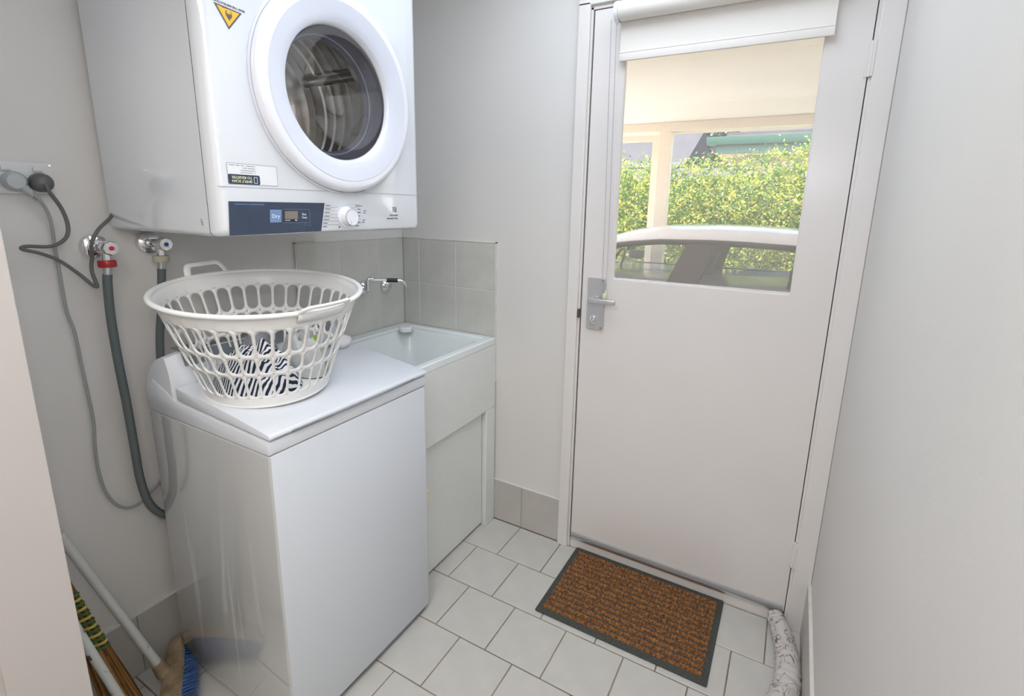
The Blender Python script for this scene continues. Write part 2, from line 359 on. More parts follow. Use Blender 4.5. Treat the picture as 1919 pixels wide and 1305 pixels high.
# left wall with splash tiles
zt0, zm, zt1 = .8735, 1.0747, 1.2755
wl = struct('wall_left', BX(-.11, -T, YB - .1, .11, 0, ZC), 'wall')
gb = part('grout_bed', BX(-T, -.0015, -.5639, -.0, .67, zt1 + .001), 'wgrout', wl, smooth=False)
part('grout_bed', BX(-T, -.002, YB, -.001, 0, .199), 'sgrout', wl, smooth=False)
for y1, y0 in ((0, -.1574), (-.1574, -.3627), (-.3627, -.5625)):
    for z0, z1 in ((zm, zt1), (zt0, zm), (zt0 - .2012, zt0)):
        tile(wl, 'splash_tile', -.006, 0, y0 + .0018, y1 - .0018, z0 + .0018, z1 - .0018, 'walltile')
part('trim_strip', bx(bx(BX(-T, .0008, -.567, -.5625, .67, zt1 + .003), -T, .0008, -.567, 0, zt1, zt1 + .003), -T, .0012, YB, 0, .1985, .2015), 'wgrout', wl, smooth=False)
ys = [0] + [-1.196 + tw * k for k in range(5, -2, -1)] + [YB]
ys = sorted(set(y for y in ys if YB <= y <= 0), reverse=True)
for a, b in zip(ys, ys[1:]):
    if a - b > .01: tile(wl, 'skirting_tile', -.006, 0, b + .0012, a - .0012, .002, .1985, 'skirttile')

# far wall (door wall), opening x .8955..1.7185, z 0..2.097
DX0, DX1, DZ1 = .8955, 1.7195, 2.098
wf = struct('wall_far', bx(bx(BX(-.11, DX0, T, .11, 0, ZC), DX1, WR + .1, T, .11, 0, ZC), DX0, DX1, T, .11, DZ1, ZC), 'wall')
part('grout_bed', BX(0, .508, .0015, T, .67, zt1 + .001), 'wgrout', wf, smooth=False)
part('grout_bed', BX(0, .8445, .002, T, 0, .199), 'sgrout', wf, smooth=False)
for x0, x1 in ((0, .0961), (.0961, .3024), (.3024, .506)):
    for z0, z1 in ((zm, zt1), (zt0, zm), (zt0 - .2012, zt0)):
        tile(wf, 'splash_tile', x0 + .0018, x1 - .0018, 0, .006, z0 + .0018, z1 - .0018, 'walltile')
part('trim_strip', bx(bx(BX(.506, .511, -.0010, T, .67, zt1 + .004), 0, .511, -.0010, T, zt1, zt1 + .004), .506, .8445, -.0010, T, .1985, .2015), 'wgrout', wf, smooth=False)
for x0, x1 in ((.0, .2494), (.2494, .4526), (.4526, .6558), (.6558, .8445)):
    tile(wf, 'skirting_tile', x0 + .0012, x1 - .0012, 0, .006, .002, .1985, 'skirttile')

# right wall with skirting tiles
wr = struct('wall_right', BX(WR, WR + .1, -3.3, .11, 0, ZC), 'wall')
y = -.0
for k in range(8):
    y0 = y - (.165 if k == 0 else tw)
    tile(wr, 'skirting_tile', WR - .010, WR - .002, max(y0, YB) + .0012, y - .0012, .002, .1985, 'skirttile')
    y = y0
    if y <= YB: break
part('grout_bed', BX(WR - .009, WR, YB, 0, 0, .200), 'wgrout', wr, smooth=False)

# near wall: stub with door jamb, lintel, and the hall beyond
XJ = .462
wn = struct('wall_near', bx(BX(-.11, XJ - .02, YB - .10, YB, 0, ZC), XJ - .02, WR, YB - .10, YB, 2.10, ZC), 'wall')
struct('trim_1', bx(bx(BX(XJ - .03, XJ, YB - .106, YB + .004, 0, 2.08, bev=.001, seg=1), XJ - .06, XJ - .0005, YB - .002, YB + .004, 0, 2.08), XJ - .06, XJ - .006, YB - .118, YB - .10, 0, 2.08, bev=.004), 'jamb', label='pinkish white painted door jamb at the left edge')
struct('trim_2', bx(BX(XJ, WR, YB - .106, YB + .004, 2.07, 2.10), XJ - .06, WR, YB, YB + .014, 2.06, 2.13), 'trimw')
struct('ceiling', BX(-.7, WR + .1, -3.3, .11, ZC, ZC + .1), 'ceil')
struct('wall_hall', bx(BX(-.7, -.6, -3.3, YB - .1, 0, ZC), -.7, WR + .1, -3.4, -3.3, 0, ZC), 'wall')
struct('wall_hall_side', BX(-.6, -.11, YB - .1, YB, 0, ZC), 'wall')

# architrave around the outer door
struct('trim_3', bx(BX(.8445, .8885, -.014, T + .002, 0, 2.115, bev=.003), .8885, .8955, -.001, .10, 0, 2.10), 'trimw', label='painted architrave on the left of the door')
struct('trim_4', bx(BX(1.7265, WR - .0005, -.014, T + .002, 0, 2.115, bev=.003), 1.7195, 1.7265, -.001, .10, 0, 2.10), 'trimw', label='painted architrave on the right of the door')
struct('trim_5', bx(BX(.8885, 1.7265, -.001, .10, 2.093, 2.105), .8445, WR - .0005, -.014, T + .002, 2.1052, 2.16, bev=.003), 'trimw', label='painted door head architrave')
sill = struct('trim_6', BX(.8955, 1.7195, .004, .13, -.02, .043, bev=.003), 'trimw', label='white painted door sill')
part('metal_strip', bx(BX(.8955, 1.7195, .002, .05, .0432, .047, bev=.0008, seg=1), .8955, 1.7195, -.003, .004, .040, .047, bev=.001, seg=1), 'alum', sill)

# ------------------------------------------------------------------ the outer door
GX0, GX1, GZ0, GZ1 = 1.0140, 1.6070, 1.1675, 1.975
dl, dr, db, dt = .9015, 1.7165, .0525, 2.0885
out = [(dl, db), (dr, db), (dr, dt), (dl, dt)]
hole = rrect(GX0, GX1, GZ0, GZ1, .014)
def holed_slab(x0, x1, z0, z1, hole, y0, y1):
    bm = bmesh.new(); n = len(hole); cx = (x0 + x1) / 2; cz = (z0 + z1) / 2; O = []
    for (a, b) in hole:
        # project hole point outward to the rectangle, keeping corners
        hx, hz = (hole[0][0] + hole[n // 2][0]) / 2, (hole[0][1] + hole[n // 2][1]) / 2
        O.append((a, b))
    ox = [x0 if a < (GX0 + GX1) / 2 else x1 for a, b in hole]
    for y in (y0, y1):
        pass
    xs0, xs1 = min(h[0] for h in hole), max(h[0] for h in hole); zs0, zs1 = min(h[1] for h in hole), max(h[1] for h in hole)
    k = n // 4
    F = {}
    for y in (y0, y1):
        H = [bm.verts.new((a, y, b)) for a, b in hole]
        C = [bm.verts.new(p) for p in ((x1, y, z1), (x0, y, z1), (x0, y, z0), (x1, y, z0))]
        for q in range(4):
            for j in range(q * k, q * k + k - 1): bm.faces.new((C[q], H[j], H[j + 1]))
            bm.faces.new((C[q], H[q * k + k - 1], H[(q * k + k) % n], C[(q + 1) % 4]))
        F[y] = (H, C)
    for i in (0, 1):
        A, B = F[y0][i], F[y1][i]; m = len(A)
        for j in range(m): bm.faces.new((A[j], A[(j + 1) % m], B[(j + 1) % m], B[j]))
    return bm
d1 = struct('door_1', holed_slab(dl, dr, db, dt, hole, 0.0, .036), 'doorw', label='white door with a large glass pane and steel lever handle')
part('door_glass', BX(GX0 - .004, GX1 + .004, .016, .021, GZ0 - .004, GZ1 + .004), 'glass', d1, smooth=False, label='clear glass pane')
gb2 = bmesh.new()
for h in (hole,):
    tube(gb2, [(a, .004, b) for a, b in rrect(GX0 + .002, GX1 - .002, GZ0 + .002, GZ1 - .002, .013)], .0035, n=6, closed=True)
part('glazing_bead', gb2, 'trimw', d1)
# dark strips filling the gap round the leaf
part('gap_fill', bx(bx(bx(BX(.8958, dl - .0002, .008, .034, .05, 2.09), dr + .0002, 1.7192, .008, .034, .05, 2.09), .8956, 1.7192, .008, .034, dt + .0005, 2.0925), .8958, 1.7192, .012, .034, .0475, db - .0003), 'gap', d1, smooth=False)
# weather strip on the bottom
part('weather_strip', bx(BX(dl + .004, dr - .004, -.007, -.0003, .061, .074, bev=.002), dl + .004, dr - .004, -.004, -.0003, .0535, .0605, bev=.001), 'sealgrey', d1)
part('rubber_seal', BX(dl + .004, dr - .004, -.0085, -.0035, .0500, .0570, bev=.001), 'alum', d1)
# hinges
for hz in (1.845, .284):
    h = part('hinge', LT([(.0001, 0), (.0055, .0), (.0055, .092), (.0001, .092)], (1.7192, -.0045, hz - .046), n=14), 'trimw', d1)
    part('hinge_leaf', bx(BX(1.7215, 1.728, -.0155, -.0005, hz - .046, hz + .046, bev=.0006, seg=1), 1.7075, 1.717, -.0018, .0, hz - .046, hz + .046, bev=.0006, seg=1), 'trimw', h)
# handle
hd = part('handle_plate', PR(rrect(.9270, .9945, .974, 1.1715, .006), 'y', -.011, -.0002, bev=.0012, seg=1), 'satin', d1, label='brushed metal handle plate')
part('lever', tube(bx(BX(.946, 1.052, -.058, -.046, 1.083, 1.101, bev=.004, seg=3), .946, .962, -.050, -.012, 1.084, 1.100, bev=.003), [(.957, -.011, 1.092), (.957, -.018, 1.092)], .013, n=20), 'satin', hd)
part('lock_cylinder', lathe(bx(BX(.9475, .9585, -.016, -.010, .996, 1.014, bev=.003), .9425, .9635, -.017, -.010, .992, 1.001, bev=.002), [(.0001, -.0175), (.010, -.0175), (.0105, -.010)], (.953, 0, 1.018), 'y', n=20), 'chrome', hd)
part('keyhole', BX(.9520, .9540, -.0179, -.0170, 1.010, 1.025), 'black', hd)
for sx, sz in ((.986, 1.1635), (.986, .982)):
    part('screw', LT([(.0001, -.0122), (.0026, -.0122), (.0028, -.0105)], (sx, 0, sz), 'y', n=10), 'gap', hd)
part('latch_strike', BX(.8905, .8975, -.0155, .0, 1.012, 1.045, bev=.001, seg=1), 'gap', d1)

# ------------------------------------------------------------------ roller blind
rb = root('roller_blind', (1.3, -.04, 1.92), 'off-white roller blind rolled up at the top of the door', 'blind')
ro = [(.0001, 0), (.030, 0), (.030, .60), (.0001, .60)]
part('fabric_roll', LT([(.0001, 0), (.029, 0), (.0295, .003), (.0295, .616), (.0001, .616)], (1.007, -.048, 2.056), 'x', n=40), 'blindf', rb)
part('fabric', BX(1.004, 1.6235, -.0215, -.0200, 1.935, 2.05), 'blindf', rb, smooth=False)
part('bottom_rail', bx(BX(1.003, 1.6245, -.025, -.0165, 1.9115, 1.9385, bev=.0025), 1.003, 1.6245, -.0262, -.0158, 1.9355, 1.9392, bev=.001, seg=1), 'blindf', rb)
for x0, x1 in ((.994, 1.0065), (1.6235, 1.636)):
    part('bracket', tube(bx(BX(x0, x1, -.06, 0, 2.04, 2.085, bev=.003), x0, x1, -.06, -.036, 2.022, 2.06, bev=.003), [(x0, -.048, 2.054), (x1, -.048, 2.054)], .0315, n=28), 'tubrim' if x0 < 1.2 else 'blindf', rb)
# bead chain loop hanging beside the glass
cp = []
for z in [2.03 - .0065 * k for k in range(int((2.03 - 1.115) / .0065))]: cp.append((.9965 + .006 * (2.03 - z) / .9, -.046 + .028 * min(1, (2.03 - z) / .7), z))
cq = []
for z in [2.03 - .0065 * k for k in range(int((2.03 - 1.115) / .0065))]: cq.append((.981 + .006 * (2.03 - z) / .9, -.056 + .034 * min(1, (2.03 - z) / .7), z))
bm = bmesh.new()
for p in cp + cq:
    b = bmesh.new(); bmesh.ops.create_icosphere(b, subdivisions=1, radius=.0021)
    for v in b.verts: v.co += Vector(p)
    add(bm, b)
tube(bm, cp, .0007, n=4); tube(bm, cq, .0007, n=4)
o = part('bead_chain', bm, 'chain', rb, kind='stuff', label='grey beaded pull chain')
part('chain_weight', tube(BX(.992, 1.006, -.026, -.016, 1.098, 1.118, bev=.003), [(1.0025, -.018, 1.117), (1.0025, -.018, 1.130)], .004, n=10), 'cream', rb)

# ------------------------------------------------------------------ door mat
mt = root('door_mat', (1.23, -.19, 0), 'brown ribbed bristle mat with dark rubber edge on tiles before the door', 'mat')
mx0, mx1, my0, my1 = .931, 1.5235, -.386, .0020
part('rubber_base', PR(rrect(mx0, mx1, my0, my1, .004, 2), 'z', .0004, .0065, bev=.0015, seg=1), 'matrub', mt)
NR = 14; bwid = .020
rh = (my1 - my0 - 2 * bwid) / NR
for i in range(NR):
    yc = my0 + bwid + rh * (i + .5); bm = bmesh.new(); nc = 46; cw = (mx1 - mx0 - 2 * bwid) / nc
    x = mx0 + bwid; top = []
    # continuous rib whose crest is broken into tufts
    K = nc * 4
    L = [[], [], [], []]
    for k in range(K + 1):
        xx = x + (mx1 - mx0 - 2 * bwid) * k / K; ph = (k % 4) / 4
        h = .0060 + .0048 * (1 - abs(ph - .5) * 1.6) + random.uniform(-.0006, .0009); w = rh * (.37 if ph else .25) + random.uniform(-.0006, .0006)
        L[0].append(bm.verts.new((xx, yc - w, .006))); L[1].append(bm.verts.new((xx, yc - w * .6, h + .003))); L[2].append(bm.verts.new((xx, yc + w * .6, h + .003))); L[3].append(bm.verts.new((xx, yc + w, .006)))
    for a, b in ((0, 1), (1, 2), (2, 3)):
        for k in range(K): bm.faces.new((L[a][k], L[a][k + 1], L[b][k + 1], L[b][k]))
    part('bristle_rib', bm, 'coir', mt, smooth=False)

# ------------------------------------------------------------------ draught stopper (cloth snake)
pts = spline([(1.690, -.012, .034), (1.706, -.055, .036), (1.722, -.115, .036), (1.735, -.19, .035), (1.738, -.26, .036), (1.728, -.33, .037), (1.70, -.42, .037), (1.655, -.50, .036)], 8)
bm = bmesh.new(); rr = []
for i, p in enumerate(pts):
    s = i / (len(pts) - 1); rr.append(.026 + .010 * min(1, s * 2.2) + .0016 * math.sin(i * 1.9) + random.uniform(-.0008, .0008))
rr[0] = .016
tube(bm, pts, rr, n=22)
for v in bm.verts:
    v.co += Vector([noise.noise(v.co * 40 + Vector((k * 9, 0, 0))) for k in range(3)]) * .0045
    v.co.z = max(v.co.z, .0006); v.co.x = min(v.co.x, WR - .0105)
ds = root('draught_stopper', (1.73, -.2, 0), 'white cloth draught snake with black scribbled print lying along the right wall', 'draught stopper')
part('cloth_cover', bm, 'scrib', ds)
part('end_knot', tube(bmesh.new(), spline([(1.722, -.018, .022), (1.730, -.040, .018), (1.742, -.058, .012)], 4), [.004, .008, .009, .010, .010, .009, .009, .008, .004], n=10), 'scrib', ds)

# ------------------------------------------------------------------ laundry tub and cabinet
tb = root('laundry_tub', (.25, -.28, 0), 'white laundry tub on a white steel cabinet in the tiled corner', 'laundry tub')
TX1, TY0, TZ = .5135, -.545, .8735
Bx0, Bx1, By0, By1 = .085, .476, -.515, -.075
bm = bmesh.new(); k = 6
ring = lambda a0, a1, b0, b1, r, z: [bm.verts.new((p[0], p[1], z)) for p in rrect(a0, a1, b0, b1, r, k)]
RR = [ring(.003, TX1, TY0, -.003, .006, TZ - .028), ring(.003, TX1, TY0, -.003, .006, TZ - .004), ring(.006, TX1 - .004, TY0 + .004, -.006, .006, TZ),
      ring(Bx0 - .030, Bx1 + .012, By0 - .012, By1 + .045, .03, TZ + .0003), ring(Bx0 - .026, Bx1 + .008, By0 - .008, By1 + .041, .03, TZ - .005),
      ring(Bx0 - .006, Bx1 + .004, By0 - .004, By1 + .006, .05, TZ - .006), ring(Bx0, Bx1, By0, By1, .05, TZ - .016), ring(Bx0 + .02, Bx1 - .018, By0 + .02, By1 - .018, .05, TZ - .22), ring(Bx0 + .05, Bx1 - .05, By0 + .05, By1 - .05, .05, TZ - .245)]
for A, B in zip(RR, RR[1:]):
    n = len(A)
    for i in range(n): bm.faces.new((A[i], A[(i + 1) % n], B[(i + 1) % n], B[i]))
bm.faces.new(RR[-1])
part('basin', bm, 'tub', tb)
ov = part('bypass_cap', LT([(.0001, .022), (.024, .022), (.029, .017), (.029, 0)], (.108, -.115, TZ - .006), 'z', n=28), 'tubrim', tb)
part('cap_ring', LT([(.0335, 0), (.0335, .002), (.0295, .0025), (.029, -.002)], (.108, -.115, TZ - .0055), 'z', n=28), 'satin', ov)
part('front_fascia', BX(TX1 - .02, TX1 - .0005, TY0, -.001, .557, TZ - .0285, bev=.002, seg=1), 'cab', tb)
part('end_panel', bx(BX(TX1 - .03, TX1 - .0005, -.070, -.001, .0, .5565, bev=.002, seg=1), .02, TX1 - .03, -.02, -.002, 0, TZ - .03), 'cab', tb)
part('side_panel', BX(.02, TX1 - .03, TY0 + .001, TY0 + .012, .0, TZ - .03), 'cab', tb)
cdoor = part('cabinet_door', BX(TX1 - .040, TX1 - .022, TY0 + .014, -.0745, .012, .5545, bev=.002, seg=1), 'cab', tb)
part('door_catch', BX(TX1 - .0225, TX1 - .018, -.460, -.434, .325, .372, bev=.001, seg=1), 'cream', cdoor)

# wall taps over the tub
def flange(bm, x, y, z, r):
    lathe(bm, [(r, 0), (r, .004), (r * .92, .009), (r * .62, .016), (r * .5, .020), (.0001, .021)], (x, y, z), 'x', n=28)
wt = root('wall_tap', (.0, -.27, 1.075), 'chrome swivel spout tap with a black sleeve on the tiled splashback', 'tap')
bm = bmesh.new(); flange(bm, .0, -.250, 1.073, .031); tube(bm, [(.016, -.250, 1.073), (.048, -.268, 1.076)], .011, n=16)
part('flange', bm, 'chrome', wt)
part('tap_body', tube(TB([(.045, -.270, 1.068), (.045, -.270, 1.112)], .0115, n=16), [(.045, -.270, 1.105), (.050, -.262, 1.118), (.060, -.250, 1.117)], .009, n=12), 'chrome', wt)
part('spout', tube(TB(spline([(.050, -.262, 1.112), (.075, -.235, 1.111), (.118, -.190, 1.108), (.128, -.180, 1.1075)], 4), .0062, n=14), spline([(.128, -.180, 1.1075), (.140, -.168, 1.105), (.150, -.158, 1.094), (.153, -.155, 1.080)], 5), .0068, n=14), 'chrome', wt)
part('sleeve', TB([(.098, -.2115, 1.1095), (.129, -.179, 1.1075)], .0088, n=16), 'black', wt)
wt2 = root('wall_tap', (.0, -.105, 1.07), 'round chrome tap handle on the tiles behind the spout, nearest the corner', 'tap')
bm = bmesh.new(); flange(bm, .0, -.122, 1.068, .031); part('flange', bm, 'chrome', wt2)
part('tap_knob', LT([(.010, .014), (.016, .018), (.018, .026), (.014, .031), (.0001, .032)], (.0, -.125, 1.068), 'x', n=20), 'chrome', wt2)

# ------------------------------------------------------------------ washing machine
wm = root('washing_machine', (.33, -.84, 0), 'white top-loading washing machine standing beside the laundry tub', 'washing machine')
wx0, wx1, wy0, wy1 = .068, .598, -1.116, -.566
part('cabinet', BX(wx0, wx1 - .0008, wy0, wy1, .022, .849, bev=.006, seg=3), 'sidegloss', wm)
part('front_panel', BX(wx1 - .006, wx1, wy0 + .0045, wy1 - .0045, .026, .8485, bev=.0022, seg=2), 'frontm', wm)
part('plinth', bx(BX(wx0 + .03, wx1 - .012, wy0 + .03, wy1 - .03, .008, .024), wx1 - .03, wx1 - .006, wy0 + .25, wy1 - .02, .010, .022), 'plinth' if 'plinth' in M else 'greyconsole', wm, smooth=False)
for fx, fy in ((wx0 + .05, wy0 + .05), (wx1 - .05, wy0 + .05), (wx0 + .05, wy1 - .05), (wx1 - .05, wy1 - .05)):
    part('foot', LT([(.018, 0), (.020, .004), (.012, .010), (.012, .022)], (fx, fy, .0), 'z', n=16, capa=True), 'black', wm)
part('top_deck', PR([(wx0 - .001, .8515), (wx1 + .001, .8515), (wx1 + .001, .884), (.50, .888), (.215, .902), (.17, .925), (.11, .945), (wx0 + .012, .925), (wx0 - .001, .89)], 'y', wy0 - .001, wy1 + .001, bev=.003), 'whitep', wm)
# lid: curved sheet with soft edge
def lidz(x): return .9430 - .075 * (x - .222) - .11 * max(0, x - .34) ** 1.7
lp = [(.222, .909)] + [(x, .889 + (.602 - x) * .05) for x in (.40, .602)] + [(.6065, .8945)] + [(x, lidz(x)) for x in (.602, .56, .52, .48, .44, .40, .36, .32, .28, .24)] + [(.222, .944)]
lid = part('lid', PR(lp, 'y', wy0 + .0008, wy1 - .0008, bev=.003), 'whitep', wm)
bm = bmesh.new()
tube(bm, spline([(.6045, wy0 + .06, .8935), (.6065, wy0 + .2, .8915), (.6065, wy1 - .2, .8915), (.6045, wy1 - .06, .8935)], 8), .0030, n=8)
part('finger_slot_shade', bm, 'slotshade', lid)  # grey strip drawn as the shade in the gap under the lid
# control console at the back
cprof = [(wx0 - .002, .900), (wx0 + .003, .925), (wx0 + .020, .955), (wx0 + .048, .990), (wx0 + .085, 1.018), (wx0 + .118, 1.030), (wx0 + .132, 1.027), (.215, .990), (.2205, .955), (.221, .905)]
con = bmesh.new()
nY = 24; ringsY = []
for j in range(nY + 1):
    s = j / nY; yy = wy0 + .001 + (wy1 - wy0 - .002) * s
    e = min(s, 1 - s) * (wy1 - wy0); f = 1 - .10 * max(0, 1 - e / .05) ** 2
    ringsY.append([con.verts.new((wx0 + (a - wx0) * (1 - .12 * max(0, 1 - e / .04) ** 2), yy, .90 + (b - .90) * f)) for a, b in cprof])
for A, B in zip(ringsY, ringsY[1:]):
    for i in range(len(A)): con.faces.new((A[i], A[(i + 1) % len(A)], B[(i + 1) % len(A)], B[i]))
con.faces.new(ringsY[0]); con.faces.new(ringsY[-1])
cn = part('console', con, 'whitep', wm)
# dark control strip on the sloping face of the console
pn = Vector((.013 + .0, 0, 0))
bm = bmesh.new()
a0, a1 = Vector((.2015, 0, 1.0265)), Vector((.2158, 0, .992))
for dy0, dy1 in ((wy0 + .035, wy1 - .035),):
    off = Vector((.0016, 0, .0008))
    vs = [bm.verts.new(q) for q in ((a0.x + off.x, dy0, a0.z), (a0.x + off.x, dy1, a0.z), (a1.x + off.x, dy1, a1.z), (a1.x + off.x, dy0, a1.z))]
    v2 = [bm.verts.new(v.co - Vector((.003, 0, .001))) for v in vs]
    bm.faces.new(vs); bm.faces.new(list(reversed(v2)))
    for i in range(4): bm.faces.new((vs[i], v2[i], v2[(i + 1) % 4], vs[(i + 1) % 4]))
part('control_strip', bm, 'greyconsole', cn, smooth=False)
part('top_strip', BX(.150, .197, wy0 + .035, wy1 - .035, 1.0275, 1.0325, bev=.001, seg=1), 'greyconsole', cn)
part('console_dial', LT([(.030, 0), (.029, .014), (.026, .017), (.0001, .017)], (.217, -.72, 1.0), frame=(Vector((0, 1, 0)), Vector((.4, 0, .9)).normalized(), Vector((.95, 0, .3)).normalized()), n=28), 'whitep', cn)

# ------------------------------------------------------------------ dryer on the wall
dy = root('clothes_dryer', (.25, -.79, 1.35), 'white front-loading dryer mounted upside down on the wall above the washing machine', 'clothes dryer')
yl, yr, zb0, zt0_ = -1.118, -.462, 1.346, 2.19
bm = bmesh.new(); NC = 64
def rect_ring(x, i):   # inset i
    a0, a1, b0, b1 = yl + i, yr - i, zb0 + i * .5, zt0_ - i
    return [bm.verts.new((x, p[0], p[1])) for p in rrect(a0, a1, b0, b1, .012 + i * .3, 15)]
R1 = [rect_ring(.016, 0), rect_ring(.466, 0)]
for A, B in zip(R1, R1[1:]):
    n = len(A)
    for i in range(n): bm.faces.new((A[i], A[(i + 1) % n], B[(i + 1) % n], B[i]))
bm.faces.new(R1[0])
part('cabinet', bm, 'white', dy)
DC = (-.771, 1.702)
bm = bmesh.new()
R2 = [rect_ring(.467, .0005), rect_ring(.480, .0005), rect_ring(.495, .006), rect_ring(.503, .014), rect_ring(.505, .024)]
n = len(R2[0])
hc = []
for r_, x_ in ((.225, .505), (.20, .505), (.195, .40)):
    hc.append([bm.verts.new((x_, DC[0] + r_ * math.cos(2 * PI * (i / n) + 0), DC[1] + r_ * math.sin(2 * PI * (i / n)))) for i in range(n)])
allr = R2 + hc
for A, B in zip(allr, allr[1:]):
    for i in range(n): bm.faces.new((A[i], A[(i + 1) % n], B[(i + 1) % n], B[i]))
part('front_panel', bm, 'white', dy)
# seam between panel and fascia
part('fascia_seam', BX(.5045, .5055, yl + .004, yr - .01, 1.4545, 1.4557), 'inkgrey', dy, smooth=False)
# door
dring = [(.247, .505), (.2475, .514), (.2450, .5215), (.2390, .527), (.232, .5290), (.222, .5295), (.214, .528), (.190, .5235), (.172, .518), (.1665, .514), (.1640, .508), (.162, .500)]
door = part('dryer_door', LT([(r, x) for r, x in dring], (0, DC[0], DC[1]), 'x', n=96), 'doorring', dy)
part('door_bezel', LT([(.2185, .5288), (.2180, .5300), (.213, .5288), (.190, .5243), (.172, .5188), (.1675, .5155)], (0, DC[0], DC[1]), 'x', n=96), 'doorgrey', door)
part('door_liner', LT([(.1645, .508), (.163, .500), (.153, .470), (.144, .452), (.139, .446)], (0, DC[0], DC[1]), 'x', n=72), 'purple', door)
part('liner_ring', LT([(.1485, .4602), (.1467, .4620), (.1450, .4582)], (0, DC[0], DC[1]), 'x', n=72), 'doorgrey', door)
part('window_glass', LT([(.161, .503), (.14, .500), (.10, .494), (.05, .490), (.0001, .489)], (0, DC[0], DC[1]), 'x', n=64), 'dryglass', door)
part('seal_lip', LT([(.2480, .5052), (.2530, .5052), (.2530, .5085), (.2480, .5095)], (0, DC[0], DC[1]), 'x', n=96), 'doorgrey', door)
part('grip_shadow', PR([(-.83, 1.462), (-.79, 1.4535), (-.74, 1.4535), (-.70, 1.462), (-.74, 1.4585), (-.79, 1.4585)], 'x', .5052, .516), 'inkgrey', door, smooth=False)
# drum
dp = [(.140, .446), (.140, .43), (.165, .425), (.215, .41), (.235, .395)]
xx = .395
while xx > .15:
    dp += [(.235, xx), (.2335, xx - .008), (.227, xx - .012), (.2335, xx - .016)]; xx -= .042
dp += [(.235, .12), (.22, .105), (.17, .100), (.165, .110), (.12, .112), (.115, .100), (.05, .098), (.0001, .098)]
part('drum', LT(dp, (0, DC[0], DC[1]), 'x', n=72), 'steel', dy)
for k in range(3):
    a = 2 * PI * k / 3 + .5; c = Vector((0, DC[0] + .222 * math.cos(a), DC[1] + .222 * math.sin(a)))
    part('drum_lifter', TB([c + Vector((.13, 0, 0)), c + Vector((.38, 0, 0))], .017, n=10), 'steel', dy)
# control fascia
xf = .5052
pv = [(-1.094, 1.424), (-.842, 1.4245), (-.858, 1.352), (-1.099, 1.3495)]
cp_ = part('control_panel', PR(pv, 'x', xf, xf + .0012), 'navy', dy, smooth=False, label='navy blue control panel')
x2 = xf + .0014
part('start_button', PR([(-.9985, 1.4065), (-.9685, 1.4065), (-.9715, 1.3765), (-1.001, 1.3765)], 'x', xf + .001, x2 + .0006, bev=.0004, seg=1), 'bluebtn', cp_, smooth=False)
text('button_print', 'Dry', .013, (x2 + .0007, -.985, 1.391), (0, 1, 0), (0, 0, 1), 'inkwhite', cp_)
part('display_bezel', PR([(-.962, 1.405), (-.9215, 1.405), (-.9245, 1.3785), (-.9645, 1.3785)], 'x', xf + .001, x2 + .0003), 'black', cp_, smooth=False)
part('display', PR([(-.9605, 1.4035), (-.9235, 1.4035), (-.9255, 1.384), (-.962, 1.384)], 'x', xf + .001, x2 + .0006), 'dispgrey', cp_, smooth=False)
part('display_legend', bx(BX(x2, x2 + .0007, -.9615, -.947, 1.3805, 1.3817), x2, x2 + .0007, -.934, -.928, 1.3803, 1.3822), 'inkwhite', cp_, smooth=False)
bm = bmesh.new()
for q in ((-.9645, -.8895, 1.4072, 1.4078), (-.9660, -.8905, 1.3750, 1.3756), (-.8905, -.8899, 1.3750, 1.4078)):
    bx(bm, x2, x2 + .0004, *q)
part('button_outline', bm, 'bluebtn', cp_, smooth=False)
text('button_print', 'Dry', .0078, (x2 + .0002, -.9065, 1.3955), (0, 1, 0), (0, 0, 1), 'inkwhite', cp_)
text('button_print', 'Time', .0078, (x2 + .0002, -.9065, 1.3875), (0, 1, 0), (0, 0, 1), 'inkwhite', cp_)
bm = bmesh.new()
for a, b in ((-1.082, -1.052), (-1.050, -1.012)): bx(bm, x2, x2 + .0003, a, b, 1.4165, 1.4195)
part('panel_print', bm, 'inkblue', cp_, smooth=False)
bm = bmesh.new()
for a in (-.905, -.892): lathe(bm, [(.004, 0), (.004, .0003), (.003, .0003), (.003, 0)], (x2, a, 1.369), 'x', n=16)
part('panel_print', bm, 'inkblue', cp_, smooth=False)
# dial and programme legend
KC = (-.772, 1.388)
kn = part('programme_knob', LT([(.029, 0), (.0285, .004), (.0240, .006), (.0228, .022), (.0218, .025), (.0207, .0255), (.0202, .0245), (.0001, .0245)], (xf, *KC), 'x', n=48), 'doorring', dy, label='round white programme dial')
part('knob_edge', LT([(.0224, .0236), (.0230, .0238), (.0224, .0252), (.0214, .0254)], (xf, *KC), 'x', n=48), 'inkgrey', kn)
part('knob_marker', BX(xf + .0245, xf + .0252, KC[0] - .006, KC[0] - .0048, KC[1] - .0165, KC[1] - .0105), 'inkgrey', kn, smooth=False)
bm = bmesh.new(); random.seed(3)
for i in range(7):
    z = 1.4185 - i * .0092; a0 = -.838 - i * .0022
    L_ = random.uniform(.013, .020); bx(bm, xf, xf + .0003, a0, a0 + L_, z - .0009, z + .0009)
for i in range(6):
    z = 1.4140 - i * .0092; a0 = -.840 - i * .0022
    bx(bm, xf, xf + .0003, a0, KC[0] - .0265 * (1 - abs(i - 2.5) * .03) - .002, z - .00022, z + .00022)
for i, (a0, L_) in enumerate(((-.738, .026), (-.730, .010), (-.738, .018), (-.735, .012), (-.736, .008), (-.744, .022), (-.742, .014))):
    z = 1.4185 - i * .0092; bx(bm, xf, xf + .0003, a0, a0 + L_, z - .0009, z + .0009)
for z in (1.4195, 1.4110): bx(bm, xf, xf + .0003, KC[0] + .006, -.722, z + .0022, z + .0026)
